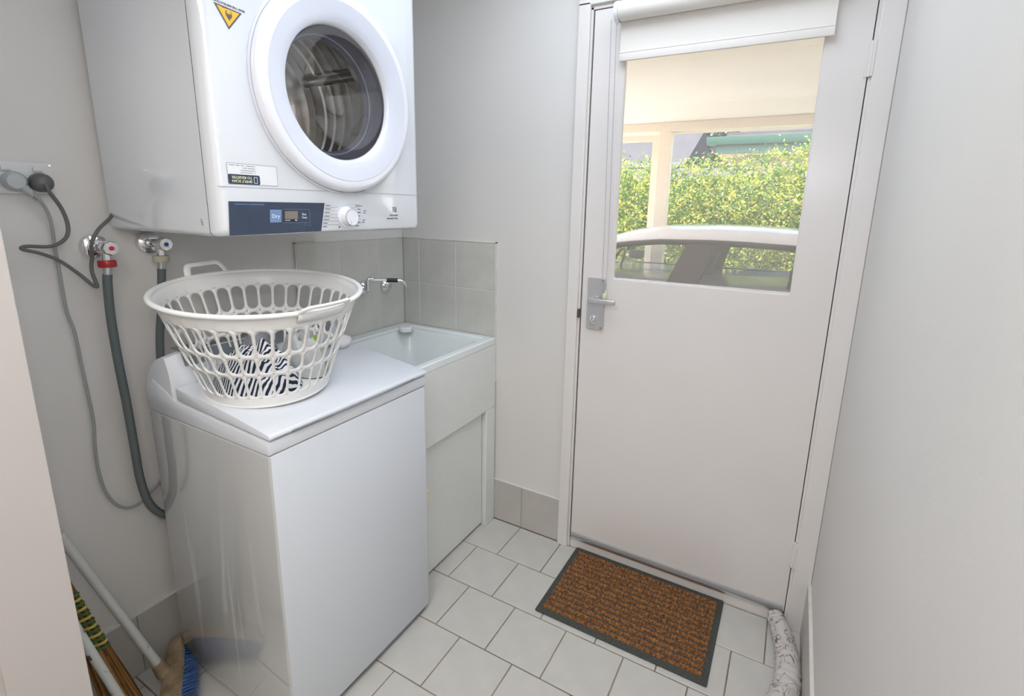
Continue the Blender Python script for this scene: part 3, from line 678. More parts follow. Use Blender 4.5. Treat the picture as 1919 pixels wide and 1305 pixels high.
for z, y0 in ((1.405, -.708), (1.399, -.710), (1.379, -.714), (1.373, -.716)): bx(bm, xf, xf + .0003, y0, y0 + .010, z - .0009, z + .0009)
for z in (1.400, 1.391, 1.375, 1.364): lathe(bm, [(.0001, .0003), (.0017, .0003), (.0017, 0)], (xf, -.724 - (1.4 - z) * .25, z), 'x', n=10)
lathe(bm, [(.0001, .0003), (.0026, .0003), (.0026, 0)], (xf, -.797, 1.3615), 'x', n=12)
part('programme_legend', bm, 'ink', dy, smooth=False, kind='stuff')
# maker's mark and name
lz, ly = 1.409, -.583
bm = bmesh.new(); h = .0075
for (a0, a1, b0, b1) in ((-h, -h + .0022, -h, h), (-h, h * .2, h - .0022, h), (h - .0022, h, -h, h), (-h * .2, h, -h, -h + .0022)):
    bx(bm, xf, xf + .0004, ly + a0, ly + a1, lz + b0, lz + b1)
prism(bm, [(ly - .0045, lz), (ly + .0035, lz + .0052), (ly + .0035, lz + .0030), (ly + .0005, lz), (ly + .0035, lz - .0030), (ly + .0035, lz - .0052)], 'x', xf, xf + .0004)
part('maker_emblem', bm, 'ink', dy, smooth=False)
text('maker_name', 'Electrolux', .0085, (xf + .0001, -.587, 1.3925), (0, 1, 0), (0, 0, 1), 'ink', dy)
text('model_print', 'sensordry 7.0 kg', .0068, (xf + .0001, -.594, 1.3825), (0, 1, 0), (0, 0, 1), 'ink', dy, bold=True)
# warning triangle (upside down like the machine)
tri = [(-1.0835, 1.820), (-1.0245, 1.8165), (-1.0560, 1.7765)]
ctr = (sum(p[0] for p in tri) / 3, sum(p[1] for p in tri) / 3)
sc_ = lambda s: [(ctr[0] + (p[0] - ctr[0]) * s, ctr[1] + (p[1] - ctr[1]) * s) for p in tri]
ws = part('warning_sticker', PR(sc_(1.0), 'x', xf, xf + .0004), 'ink', dy, smooth=False, label='black edge of warning triangle')
part('warning_triangle', PR(sc_(.80), 'x', xf + .0003, xf + .0006), 'yellow', ws, smooth=False)
bm = bmesh.new()
fz = ctr[1] + .001; fy = ctr[0] + .001
fl_ = [(0, -.0135), (.0035, -.009), (.0075, -.004), (.0080, .0015), (.0060, .0065), (.0035, .0080), (.0055, .0030), (.0035, -.0005), (.0012, .0035), (-.001, -.0008), (-.0030, .0030), (-.0050, -.0005), (-.0055, .0040), (-.0035, .0085), (-.0070, .0070), (-.0085, .0015), (-.0075, -.0035), (-.0035, -.0085)]
prism(bm, [(fy + a * .85, fz + b * .85) for a, b in fl_], 'x', xf + .0005, xf + .0009)
bx(bm, xf + .0005, xf + .0009, fy - .013, fy + .012, fz + .0100, fz + .0112)
part('flame_symbol', bm, 'ink', ws, smooth=False)
text('warning_print', 'READ THE INSTRUCTIONS', .0058, (xf + .0001, -1.0520, 1.8235), (0, -1, .045), (0, -.045, -1), 'ink', dy, bold=True)
# registration sticker, the code square left out, text upside down
rs = part('scan_sticker', PR(rrect(-1.0905, -.9715, 1.4605, 1.5062, .003, 3), 'x', xf, xf + .0003), 'inkgrey', dy, smooth=False, label='white rectangular sticker with upside down print')
part('sticker_face', PR(rrect(-1.0892, -.9728, 1.4618, 1.5049, .0025, 3), 'x', xf + .0002, xf + .0005), 'sticker', rs, smooth=False)
part('navy_band', PR(rrect(-1.0893, -1.0165, 1.4617, 1.4825, .003, 3), 'x', xf + .0004, xf + .0007), 'navy', rs, smooth=False)
text('sticker_print', 'SIMPLY SCAN', .0078, (xf + .0007, -1.0585, 1.4682), (0, -1, 0), (0, 0, -1), 'inkyellow', rs, bold=True)
text('sticker_print', 'TO REGISTER', .0078, (xf + .0007, -1.0585, 1.4762), (0, -1, 0), (0, 0, -1), 'inkyellow', rs, bold=True)
bm = bmesh.new()
for q in ((-1.0310, -1.0300, 1.4645, 1.4785), (-1.0235, -1.0225, 1.4645, 1.4785), (-1.0310, -1.0225, 1.4645, 1.4657), (-1.0310, -1.0225, 1.4773, 1.4785)): bx(bm, xf + .0006, xf + .0009, *q)
part('phone_symbol', bm, 'inkwhite', rs, smooth=False)
bm = bmesh.new()
for z, segs in ((1.5015, ((-1.086, -1.073), (-1.070, -1.062), (-1.059, -1.052), (-1.048, -1.026))), (1.4965, ((-1.055, -1.045), (-1.043, -1.026))), (1.4915, ((-1.060, -1.026),)), (1.4868, ((-1.061, -1.032), (-1.028, -1.026)))):
    for a, b in segs: bx(bm, xf + .0004, xf + .0007, a, b, z - .0009, z + .0009)
part('fine_print', bm, 'inkgrey', rs, smooth=False)
part('cable_clip', bx(BX(.440, .446, yl - .003, yl, 1.378, 1.384), .440, .446, yl - .003, yl, 1.372, 1.376), 'satin', dy, smooth=False)

# ------------------------------------------------------------------ power outlet and cords
po = root('power_outlet', (0, -1.27, 1.46), 'white double power outlet on the left wall beside the dryer', 'power outlet')
part('wall_plate', PR(rrect(-1.3330, -1.2155, 1.4300, 1.5020, .005, 3), 'x', -T, .0060, bev=.0015), 'plate', po)
for sy in (-1.2970, -1.2425):
    sw = part('switch', BX(.0055, .0095, sy - .009, sy + .009, 1.480, 1.492, bev=.0015), 'plate', po)
    part('switch_mark', BX(.0094, .0099, sy - .006, sy + .006, 1.4825, 1.4840), 'ivory', sw)
part('plate_screw', LT([(.0001, .0068), (.003, .0066), (.003, .005)], (0, -1.2205, 1.497), 'x', n=10), 'chrome', po)
bm = LT([(.019, .006), (.0215, .010), (.0215, .026), (.018, .034), (.010, .040), (.0001, .041)], (0, -1.2440, 1.4570), 'x', n=32)
PB = bm
c1 = part('power_cord', TB(spline([(.038, -1.244, 1.456), (.042, -1.240, 1.437), (.032, -1.219, 1.396), (.032, -1.213, 1.354), (.036, -1.224, 1.325), (.040, -1.254, 1.309), (.048, -1.296, 1.312), (.050, -1.3085, 1.3095), (.049, -1.304, 1.304), (.045, -1.277, 1.294), (.042, -1.244, 1.274), (.045, -1.210, 1.236), (.049, -1.190, 1.208), (.051, -1.182, 1.203), (.052, -1.183, 1.213), (.050, -1.187, 1.247), (.056, -1.184, 1.281), (.072, -1.186, 1.315), (.068, -1.167, 1.347), (.040, -1.130, 1.372), (.020, -1.1120, 1.385), (.012, -1.09, 1.39)], 7), .0042, n=10), 'cordd', dy, label='thick dark grey cord folded in a zigzag')
part('plug', PB, 'plugd', c1)
PB = (tube(LT([(.0200, .006), (.0220, .010), (.0220, .022), (.016, .030), (.0001, .032)], (0, -1.2900, 1.4580), 'x', n=32), [(.018, -1.280, 1.448), (.020, -1.262, 1.428)], [.011, .006], n=10))
c2 = part('power_cord', TB(spline([(.022, -1.268, 1.436), (.025, -1.254, 1.417), (.010, -1.237, 1.373), (.004, -1.235, 1.296), (.004, -1.235, 1.203), (.004, -1.234, 1.142), (.004, -1.226, 1.084), (.004, -1.224, 1.005), (.004, -1.222, .947), (.004, -1.219, .839), (.004, -1.225, .764), (.004, -1.226, .686), (.005, -1.217, .616), (.006, -1.192, .565), (.007, -1.151, .552), (.008, -1.093, .593), (.010, -1.05, .64)], 7), .0036, n=10), 'cordl', wm, label='thin light grey cord')
part('plug', PB, 'plugl', c2)

bm = bmesh.new()
for k in range(4):
    s = k / 3; c = Vector((.020, -1.2665 + s * .010, 1.4330 - s * .0125)); tube(bm, [c, c + Vector((0, .0016, -.0022))], .0062, n=10)
part('strain_relief', bm, 'plugl', c2)
# ------------------------------------------------------------------ washing machine taps and hoses
def cock(y, z, dot, nut, lbl, nutlbl):
    r = root('washing_machine_tap', (0, y, z), lbl, 'tap')
    part('flange', LT([(.031, -T), (.031, .001), (.0285, .008), (.020, .013), (.016, .0135), (.0155, .020), (.0001, .021)], (0, y, z), 'x', n=36), 'chrome', r)
    part('tap_body', tube(TB([(.010, y, z), (.072, y, z)], [.012, .012], n=18), [(.055, y, z), (.055, y, z - .032)], .0105, n=18), 'chrome', r)
    part('tap_handle', LT([(.010, .066), (.0175, .068), (.0190, .074), (.0185, .088), (.0165, .092), (.0001, .093)], (0, y, z), 'x', n=8), 'chrome', r)
    part('marker', LT([(.0001, .0945), (.0055, .0940), (.0060, .0925)], (0, y, z), 'x', n=16), dot, r)
    part('collar', LT([(.0185, 0), (.0200, .003), (.0200, .014), (.0185, .017), (.010, .0175)], (.055, y, z - .050), 'z', n=12, capa=True), nut, r, label=nutlbl)
    return r
cock(-1.155, 1.301, 'reddot', 'red', 'chrome hot tap with a red dot and red collar on the left wall', 'red plastic collar')
cock(-1.030, 1.304, 'bluedot', 'ivory', 'chrome cold tap with a blue dot just under the dryer', 'ivory plastic collar')
def hose(pts, lbl):
    r = root('inlet_hose', pts[-1], lbl, 'hose')
    P = [Vector(p) for p in pts]
    part('hose_ferrule', TB([P[0] + Vector((0, 0, .001)), P[0] + (P[1] - P[0]).normalized() * .020], .0098, n=18), 'alum', r)
    part('rubber_hose', TB(spline([P[0] + (P[1] - P[0]).normalized() * .018] + list(P[1:]), 8), .0104, n=14), 'hose', r)
hose([(.055, -1.1555, 1.250), (.053, -1.160, 1.205), (.050, -1.163, 1.113), (.045, -1.160, .993), (.040, -1.154, .867), (.040, -1.152, .739), (.040, -1.150, .639), (.042, -1.138, .558), (.040, -1.108, .505), (.040, -1.07, .490), (.041, -1.02, .50)], 'grey rubber hose running from the red collared tap to the floor side')
hose([(.055, -1.0305, 1.253), (.052, -1.033, 1.215), (.045, -1.042, 1.119), (.038, -1.053, 1.027), (.034, -1.060, .90), (.034, -1.06, .75)], 'grey rubber hose from the blue dotted tap passing behind the basket')

# ------------------------------------------------------------------ laundry basket
BB = Vector((.371, -.950, .9355)); bn = Vector((.085, -.040, 1)).normalized(); ba = Vector((1, 0, -.085)).normalized(); bb = bn.cross(ba)
R0, R1b, HB = .1497, .2368, .2645
def bp_(th, s, dr=0.):   # point on the basket wall
    r = R0 + (R1b - R0) * (s ** 1.04) + dr
    return BB + bn * (HB * s) + (ba * math.cos(th) + bb * math.sin(th)) * r
bk = root('laundry_basket', BB, 'round white plastic laundry basket with slotted sides on the washing machine', 'laundry basket')
NH = 36
bm = bmesh.new()
rowsH = [(.110, .380, .130, .362), (.380, .578, .398, .560), (.578, .865, .598, .848)]   # cell s0,s1 and slot s0,s1
KA = 10
for (c0, c1, s0, s1) in rowsH:
    for i in range(NH):
        t0, t1 = 2 * PI * i / NH, 2 * PI * (i + 1) / NH; tc_ = (t0 + t1) / 2; hw = (t1 - t0) * .405
        sm = (s0 + s1) / 2; rmid = R0 + (R1b - R0) * sm; er = min(hw * rmid / HB, (s1 - s0) / 2 - .004)
        inn, outr = [], []
        for half in (0, 1):
            for k in range(KA + 1):
                a = PI * k / KA + half * PI; ca, sa = math.cos(a), math.sin(a); sg = 1 if half == 0 else -1; q0 = (s1 - er) if half == 0 else (s0 + er); lim = c1 if half == 0 else c0
                inn.append((tc_ + hw * ca, q0 + er * sa))
                outr.append((tc_ + (t1 - t0) / 2 * max(-1, min(1, ca * 1.45)), q0 + (lim - q0) * min(1, abs(sa) * 1.45)))
        KS = len(inn)
        A = [bm.verts.new(bp_(*q)) for q in inn]; B = [bm.verts.new(bp_(*q)) for q in outr]
        for k in range(KS): bm.faces.new((A[k], A[(k + 1) % KS], B[(k + 1) % KS], B[k]))
fr_ = sorted({round(max(-1, min(1, math.cos(PI * k / KA) * 1.45)), 5) for k in range(KA + 1) if abs(math.sin(PI * k / KA)) * 1.45 >= 1})
TH = [2 * PI * (i + .5 + f * .5) / NH for i in range(NH) for f in fr_[:-1]]
NB = len(TH)
def band(s0, s1, n=1):
    R_ = [[bm.verts.new(bp_(TH[k], s0 + (s1 - s0) * j / n)) for k in range(NB)] for j in range(n + 1)]
    for A, B in zip(R_, R_[1:]):
        for k in range(NB): bm.faces.new((A[k], A[(k + 1) % NB], B[(k + 1) % NB], B[k]))
    return R_
lo = band(.0, .110, 2); band(.865, 1.0, 2)
# base disc with fine pattern
c_ = bm.verts.new(BB + bn * .004)
for k in range(NB): bm.faces.new((c_, lo[0][k], lo[0][(k + 1) % NB]))
bmesh.ops.remove_doubles(bm, verts=bm.verts, dist=2e-4)
wallo = part('slotted_wall', bm, 'basket', bk)
sol = wallo.modifiers.new('thick', 'SOLIDIFY'); sol.thickness = .0024; sol.offset = 0
bmv = bmesh.new()
rim = [bp_(2 * PI * k / 96, 1.0, .005) for k in range(96)]
tube(bmv, rim, .0072, n=12, closed=True, flat=.8, upv=tuple(bn))
part('rim', bmv, 'basket', bk)
part('base_ring', TB([bp_(2 * PI * k / 96, .012, .0005) for k in range(96)], .0032, n=8, closed=True, upv=tuple(bn)), 'basket', bk)
def bhandle(deg, out_, up_, span=17):
    t0 = math.radians(deg); w = math.radians(span)
    P = []
    def q(dt, s, dr): return bp_(t0 + dt, s, dr)
    key = [q(-w, .985, .004), q(-w * .86, 1.0 + up_ * .55, .008 + out_ * .5), q(-w * .66, 1.0 + up_, .010 + out_), q(-w * .3, 1.0 + up_ * 1.04, .012 + out_), q(w * .3, 1.0 + up_ * 1.04, .012 + out_), q(w * .66, 1.0 + up_, .010 + out_), q(w * .86, 1.0 + up_ * .55, .008 + out_ * .5), q(w, .985, .004)]
    part('handle', TB(spline(key, 6), .0085, n=12, flat=.55, upv=tuple(bn)), 'basket', bk)
    # flange below the grip
    bmf = bmesh.new(); A = []; B = []
    for k in range(13):
        dt = -w + 2 * w * k / 12; A.append(bmf.verts.new(q(dt, .90, .002))); B.append(bmf.verts.new(q(dt, .995, .010)))
    for k in range(12): bmf.faces.new((A[k], A[k + 1], B[k + 1], B[k]))
    f = part('handle_flange', bmf, 'basket', bk); m_ = f.modifiers.new('thick', 'SOLIDIFY'); m_.thickness = .003
bhandle(-1, .012, .060, 16); bhandle(181, .004, .105, 13)

# laundry inside the basket
def heap(cx, cy, rx, ry, H, rot, seed, uvs, n=56, m_=22, pw=2.6, wr=.3, base=.006):
    bm = bmesh.new(); uvl = bm.loops.layers.uv.new('UVMap'); G = []; st = Vector((seed * 7.1, seed * 3.3, 0))
    for j in range(m_ + 1):
        r = j / m_; row = []
        for i in range(n):
            a = 2 * PI * i / n; px, py = r * math.cos(a), r * math.sin(a)
            edge = 1 + .13 * noise.noise(Vector((math.cos(a) * 1.5, math.sin(a) * 1.5, seed)))
            h = max(0, 1 - r ** pw) * (.78 + wr * noise.noise(Vector((px * 2.2, py * 2.2, 0)) + st) + wr * .45 * noise.noise(Vector((px * 6, py * 6, 1)) + st))
            fold = .05 * math.sin((px * math.cos(seed) + py * math.sin(seed)) * 13 + 3 * noise.noise(Vector((px * 2, py * 2, 5)) + st)) * (1 - r ** 4)
            lx, ly = rx * px * edge, ry * py * edge; c, s = math.cos(rot), math.sin(rot)
            P = BB + ba * (cx + lx * c - ly * s) + bb * (cy + lx * s + ly * c) + bn * (base + H * (h + fold * (H > 0)))
            row.append((bm.verts.new(P), (px * uvs, py * uvs)))
        G.append(row)
    for j in range(m_):
        for i in range(n):
            q = [G[j][i], G[j][(i + 1) % n], G[j + 1][(i + 1) % n], G[j + 1][i]]
            if j == 0: q = [G[0][0], G[1][(i + 1) % n], G[1][i]]
            try: f = bm.faces.new([v[0] for v in q])
            except ValueError: continue
            for lp_, v in zip(f.loops, q): lp_[uvl].uv = v[1]
    return bm
# local frame: +x (ba) toward the room, +y (bb) toward the door
o = single('striped_shirt', heap(.002, -.038, .119, .097, .132, .25, 1.3, .70), 'stripe', 'black and white striped shirt crumpled in the laundry basket', 'shirt')
o = single('grey_towel', heap(-.102, .035, .034, .075, .135, .1, 4.1, .5, base=.012), 'greycloth', 'grey cloth bundled behind the striped shirt in the basket', 'towel')
pk = root('clothes_bundle', BB + bb * .08, 'pale grey bundle with a green patch at the right side of the basket', 'clothes')
part('cloth', heap(.012, .096, .080, .040, .135, .15, 2.2, .5, pw=4), 'packet', pk)
part('green_patch', heap(.030, .125, .022, .020, .128, .2, 6.2, .5, n=24, m_=8, pw=6, wr=.05), 'greenp', pk)

# white crumpled bag behind the basket
bm = bmesh.new(); bmesh.ops.create_icosphere(bm, subdivisions=4, radius=1)
for v in bm.verts:
    q = v.co.copy(); f = 1 + .16 * noise.noise(q * 1.8) + .05 * noise.noise(q * 5)
    v.co = Vector((.262 + q.x * .042 * f, -.612 + q.y * .036 * f, .960 + q.z * .026 * f)); v.co.z = max(v.co.z, lidz(v.co.x) + .0008)
single('plastic_bag', bm, 'bagw', 'small white crumpled bag on the washing machine behind the basket', 'bag')

# ------------------------------------------------------------------ brooms in the corner
br = root('push_broom', (.11, -1.2, 0), 'white-handled broom with wooden head and blue bristles beside the washing machine', 'broom')
d = (Vector((.055, -1.345, .60)) - Vector((.113, -1.2035, .090))).normalized(); p0 = Vector((.113, -1.2035, .090))
part('handle', TB([p0, p0 + d * .12, p0 + d * .83], [.0118, .0112, .0112], n=18), 'polew', br, label='chipped white pole')
# head: long axis runs from the wall to the room, bristles toward the machine
h0 = Vector((.030, -1.098, .042)); h1 = Vector((.290, -1.250, .036)); hdv = (h1 - h0).normalized(); side = Vector((-hdv.y, hdv.x, 0)); side = side if side.y > 0 else -side
bm = bmesh.new()
nseg = 14; rg = []
for k in range(nseg + 1):
    s = k / nseg; wv = .030 * (1 - .35 * abs(2 * s - 1) ** 3); c = h0 + (h1 - h0) * s
    c = c - side * (.020)
    rg.append([bm.verts.new(c + side * a * wv + Vector((0, 0, b * (.033 - .010 * abs(2 * s - 1) ** 2)))) for a, b in ((-.55, -.9), (.75, -1), (1, -.75), (1, .75), (.75, 1), (-.35, .8), (-.85, .3), (-.85, -.4))])
for A, B in zip(rg, rg[1:]):
    for i in range(8): bm.faces.new((A[i], A[(i + 1) % 8], B[(i + 1) % 8], B[i]))
bm.faces.new(rg[0]); bm.faces.new(rg[-1])
hb = part('broom_head', bm, 'wood', br, label='wooden head')
part('head_socket', TB([p0 - d * .035, p0 + d * .012], [.020, .0155], n=16), 'wood', br)
bm = bmesh.new(); bw_ = bmesh.new(); random.seed(11)
for k in range(26):
    s = .04 + .92 * k / 25
    for zz in range(6):
        for t_ in range(4):
            c = h0 + (h1 - h0) * s + Vector((0, 0, -.022 + zz * .0088)) + side * .004
            c += Vector((random.uniform(-.003, .003), random.uniform(-.003, .003), random.uniform(-.003, .003)))
            e = c + side * random.uniform(.042, .050) + hdv * random.uniform(-.006, .006) + Vector((0, 0, random.uniform(-.004, .004)))
            w_ = .0014
            tgt = bw_ if k < 2 else bm
            v = [tgt.verts.new(c + Vector((0, 0, w_))), tgt.verts.new(c + hdv * w_), tgt.verts.new(c - hdv * w_), tgt.verts.new(e)]
            tgt.faces.new((v[0], v[1], v[3])); tgt.faces.new((v[1], v[2], v[3])); tgt.faces.new((v[2], v[0], v[3]))
for b_ in (bm, bw_):
    for v in b_.verts: v.co.y = min(v.co.y, wy0 - .0015); v.co.z = max(v.co.z, .001); v.co.x = max(v.co.x, .001)
part('bristle', bm, 'bluebr', br, smooth=False, kind='stuff', label='blue bristles'); part('bristle', bw_, 'whitebr', br, smooth=False, kind='stuff', label='white bristles at the head end')

sb = root('straw_broom', (.15, -1.30, 0), 'straw broom with green and yellow stitching in the corner by the jamb', 'broom')
# straw fan: axis from the stitched neck down to the floor
n0 = Vector((.140, -1.368, .470)); n1 = Vector((.095, -1.287, .012)); ax_ = (n1 - n0); fanv = Vector((.75, .28, .0)).normalized()
bm = bmesh.new(); random.seed(5)
for k in range(900):
    a = random.uniform(-1, 1); b = random.uniform(-1, 1)
    top = n0 + Vector((-.005, -.01, .06)) + fanv * a * .010 + Vector((b * .004, b * .006, 0))
    mid = n0 + ax_ * .42 + fanv * a * .030 + Vector((b * .005, b * .010, 0))
    end = n0 + ax_ * random.uniform(.93, 1.05) + fanv * a * random.uniform(.048, .062) + Vector((b * .008, b * .014, 0))
    w = .0016; side_ = fanv * w
    P = [top, mid, (mid + end) / 2 + Vector((random.uniform(-.002, .002),) * 3), end]
    L_ = [bm.verts.new(p - side_) for p in P]; R_ = [bm.verts.new(p + side_ + Vector((0, .001, 0))) for p in P]
    for i in range(3): bm.faces.new((L_[i], L_[i + 1], R_[i + 1], R_[i]))
for v in bm.verts: v.co.z = max(v.co.z, .002); v.co.y = max(v.co.y, YB + .004)
part('straw', bm, 'straw', sb, smooth=False, kind='stuff')
for k in range(13):
    s = .02 + .40 * k / 12; c = n0 + ax_ * s; w = .016 + .022 * s / .42
    lp_ = [c + fanv * w * math.cos(q) + Vector((-.1, .95, .1)).normalized() * (.0115 + .006 * s) * math.sin(q) + Vector((0, 0, .008 * math.cos(q))) for q in [2 * PI * i / 18 for i in range(18)]]
    part('stitching', TB(lp_, .0036, n=5, closed=True), 'stitchg' if k % 2 == 0 else 'stitchy', sb)
part('handle', TB([n0 + Vector((-.003, -.005, .03)), Vector((.150, -1.432, .98))], .011, n=14), 'straw', sb)
p2 = root('white_pole', (.24, -1.33, 0), 'white pole leaning beside the straw broom next to the door jamb', 'pole')
part('shaft', TB([Vector((.238, -1.300, .002)), Vector((.163, -1.418, .60)), Vector((.150, -1.434, .70))], .0100, n=18), 'polew', p2)
part('end_cap', TB([Vector((.238, -1.300, .0005)), Vector((.2358, -1.3035, .018))], .0115, n=18), 'black', p2)

# ------------------------------------------------------------------ outside
struct('ground', bx(BX(-30, 30, .13, 5.2, -.5, -.25), -30, 30, 5.2, 60, -.5, -.27), ['concrete'])
cpn = struct('ceiling_carport', BX(-2.0, 5.2, .11, 4.88, 2.48, 2.56), 'carport', label='cream carport ceiling')
struct('wall_outside', bx(bx(BX(-4, -.11, .0, .12, -.25, 2.7), 1.884, 7, .0, .12, -.25, 2.7), -4, 7, -3.4, .12, 2.52, 2.7), 'housew')
fbm = root('carport_beam', (1.5, 4.5, 2.3), 'cream beam across the front edge of the carport', 'beam')
part('beam', BX(-2.0, 5.2, 4.70, 4.84, 2.371, 2.48, bev=.005, seg=1), 'post', fbm)
part('gutter', BX(-2.0, 5.2, 4.845, 4.96, 2.368, 2.50, bev=.01), 'post', fbm)
cps = root('carport_post', (.05, 4.5, -.25), 'square cream post holding up the carport beam', 'post')
part('shaft', BX(-.067, .087, 4.70, 4.84, -.25, 2.371, bev=.006, seg=1), 'post', cps)
part('post_foot', BX(-.10, .12, 4.68, 4.86, -.25, -.20, bev=.006, seg=1), 'post', cps)
fr = root('side_frame', (-.6, 4.7, 0), 'thinner cream frame post and rail just left of the carport post', 'frame')
part('upright', BX(-.215, -.13, 4.98, 5.06, -.25, 2.42, bev=.004, seg=1), 'post', fr)
part('rail', BX(-1.8, -.215, 4.98, 5.06, 2.30, 2.39, bev=.004, seg=1), 'post', fr)

# car
car = root('car', (.6, 3.65, -.25), 'silver hatchback parked in the carport beyond the glass', 'car')
YC = 3.68
prof = [(-2.05, -.02), (-2.10, .30), (-1.98, .46), (-1.2, .60), (-.78, .70), (-.3, .745), (1.0, .755), (2.05, .80), (2.22, .74), (2.28, .40), (2.22, -.02)]
body = part('car_body', PR(prof, 'y', 2.80, 4.56, bev=.035, seg=3), 'carw', car)
st = [(-.62, .92, .88), (-.42, 1.045, .99), (-.2, 1.135, 1.065), (.09, 1.225, 1.125), (.43, 1.278, 1.163), (.9, 1.295, 1.178), (1.3, 1.293, 1.176), (1.7, 1.275, 1.160), (2.0, 1.235, 1.12), (2.15, 1.17, 1.07)]
bm = bmesh.new(); rg = []
for x, zc, ze in st:
    row = []
    for j in range(-8, 9):
        t_ = j / 8; y = YC + .64 * (abs(t_) ** .95) * (1 if t_ >= 0 else -1); z = ze + (zc - ze) * (1 - abs(t_) ** 3.2)
        row.append(bm.verts.new((x, y, z)))
    row = [bm.verts.new((x, YC - .655, ze - .022))] + row + [bm.verts.new((x, YC + .655, ze - .022))]
    rg.append(row)
for A, B in zip(rg, rg[1:]):
    for i in range(len(A) - 1): bm.faces.new((A[i], A[i + 1], B[i + 1], B[i]))
rf = part('car_roof', bm, 'carw', car, label='white shiny roof'); sm_ = rf.modifiers.new('thick', 'SOLIDIFY'); sm_.thickness = .025; sm_.offset = -1
def zed(x):
    for (a, _, b), (c, _, d2) in zip(st, st[1:]):
        if a <= x <= c: return b + (d2 - b) * (x - a) / (c - a)
    return st[-1][2]
def sidept(x, z, sgn, o_=0.):   # leaning side plane
    f = (z - .75) / (1.16 - .75); return Vector((x, YC + sgn * (.865 - .215 * f + o_), z))
def sidepoly(poly, sgn, thick, o_=0.):
    bm = bmesh.new(); A = [bm.verts.new(sidept(x, z, sgn, o_)) for x, z in poly]; B = [bm.verts.new(sidept(x, z, sgn, o_ - thick)) for x, z in poly]; n = len(poly)
    bm.faces.new(A); bm.faces.new(list(reversed(B)))
    for i in range(n): bm.faces.new((A[i], B[i], B[(i + 1) % n], A[(i + 1) % n]))
    return bm
for sgn in (-1, 1):
    top = [(x, zed(x) - .025) for x in (-.30, -.1, .09, .3, .5, .70)]
    fw = [(-.42, .80), (-.30, .88), (-.15, 1.0), (0, 1.062), (.2, 1.105), (.45, 1.125), (.70, 1.128), (.585, .765)]
    rw = [(.865, .765), (.955, 1.125), (1.3, 1.128), (1.66, 1.105), (1.80, 1.03), (1.66, .79)]
    p_ = part('side_window', sidepoly(fw, sgn, .006, -.012), 'carglass', car, smooth=False)
    p_ = part('side_window', sidepoly(rw, sgn, .006, -.012), 'carglass', car, smooth=False)
    # dark frames
    part('door_pillar', sidepoly([(.575, .745), (.845, .745), (.975, zed(.97) - .01), (.715, zed(.72) - .01)], sgn, .05), 'cardark', car, smooth=False)
    part('rear_pillar', sidepoly([(1.66, .77), (2.15, .80), (2.10, 1.08), (1.95, 1.11), (1.68, 1.13)], sgn, .05), 'cardark', car, smooth=False)
    bmf = bmesh.new()
    tube(bmf, [sidept(x, zed(x) - .035, sgn, -.012) for x in (-.55, -.42, -.2, 0, .2, .45, .7, .9, 1.2, 1.5, 1.7)], .026, n=8, flat=1.0)
    part('window_frame', bmf, 'cardark', car)
    part('waist_strip', sidepoly([(-.5, .752), (1.75, .762), (1.75, .785), (-.45, .775)], sgn, .02, .004), 'carw', car, smooth=False)
    part('wing_mirror', BX(-.30, -.12, YC + sgn * .91 - .07, YC + sgn * .91 + .07, .80, .92, bev=.03), 'cardark', car)
    for wx in (-1.35, 1.45):
        wl_ = part('wheel', LT([(.0001, -.10), (.17, -.10), (.19, -.08), (.29, -.10), (.31, -.06), (.31, .06), (.29, .10), (.0001, .10)], (wx, YC + sgn * .80, .06), 'y', n=32), 'tyre', car)
        part('hubcap', LT([(.19, 0), (.17, .025), (.06, .03), (.0001, .04)], (wx, YC + sgn * .88, .06), frame=(Vector((1, 0, 0)), Vector((0, 0, 1)), Vector((0, sgn, 0))), n=24), 'alum', wl_)
for yy in (3.28, 4.06):
    for xs_, h_ in ((.55, 1.02), (1.45, .98)):
        s_ = part('seat_back', PR([(xs_, .40), (xs_ + .14, .40), (xs_ + .30, h_ - .06), (xs_ + .26, h_), (xs_ + .17, h_ - .02)], 'y', yy - .24, yy + .24, bev=.02), 'carseat', car)
        part('head_rest', BX(xs_ + .18, xs_ + .28, yy - .12, yy + .12, h_ - .02, h_ + .12, bev=.03), 'carseat', s_)
part('dashboard', BX(-.75, -.45, 3.0, 4.36, .55, .82, bev=.05), 'cardark', car)
part('steering_wheel', TB([(-.28 + .05 * math.sin(a), 4.05 + .18 * math.cos(a), .80 + .16 * math.sin(a)) for a in [2 * PI * k / 24 for k in range(24)]], .014, n=8, closed=True), 'black', car)
part('inner_mirror', BX(-.03, .0, 3.56, 3.80, .985, 1.04, bev=.01), 'black', car)
part('windscreen', PR([(-.78, .72), (-.60, .90), (-.605, .905), (-.80, .73)], 'y', 3.06, 4.30), 'carglass', car, smooth=False)

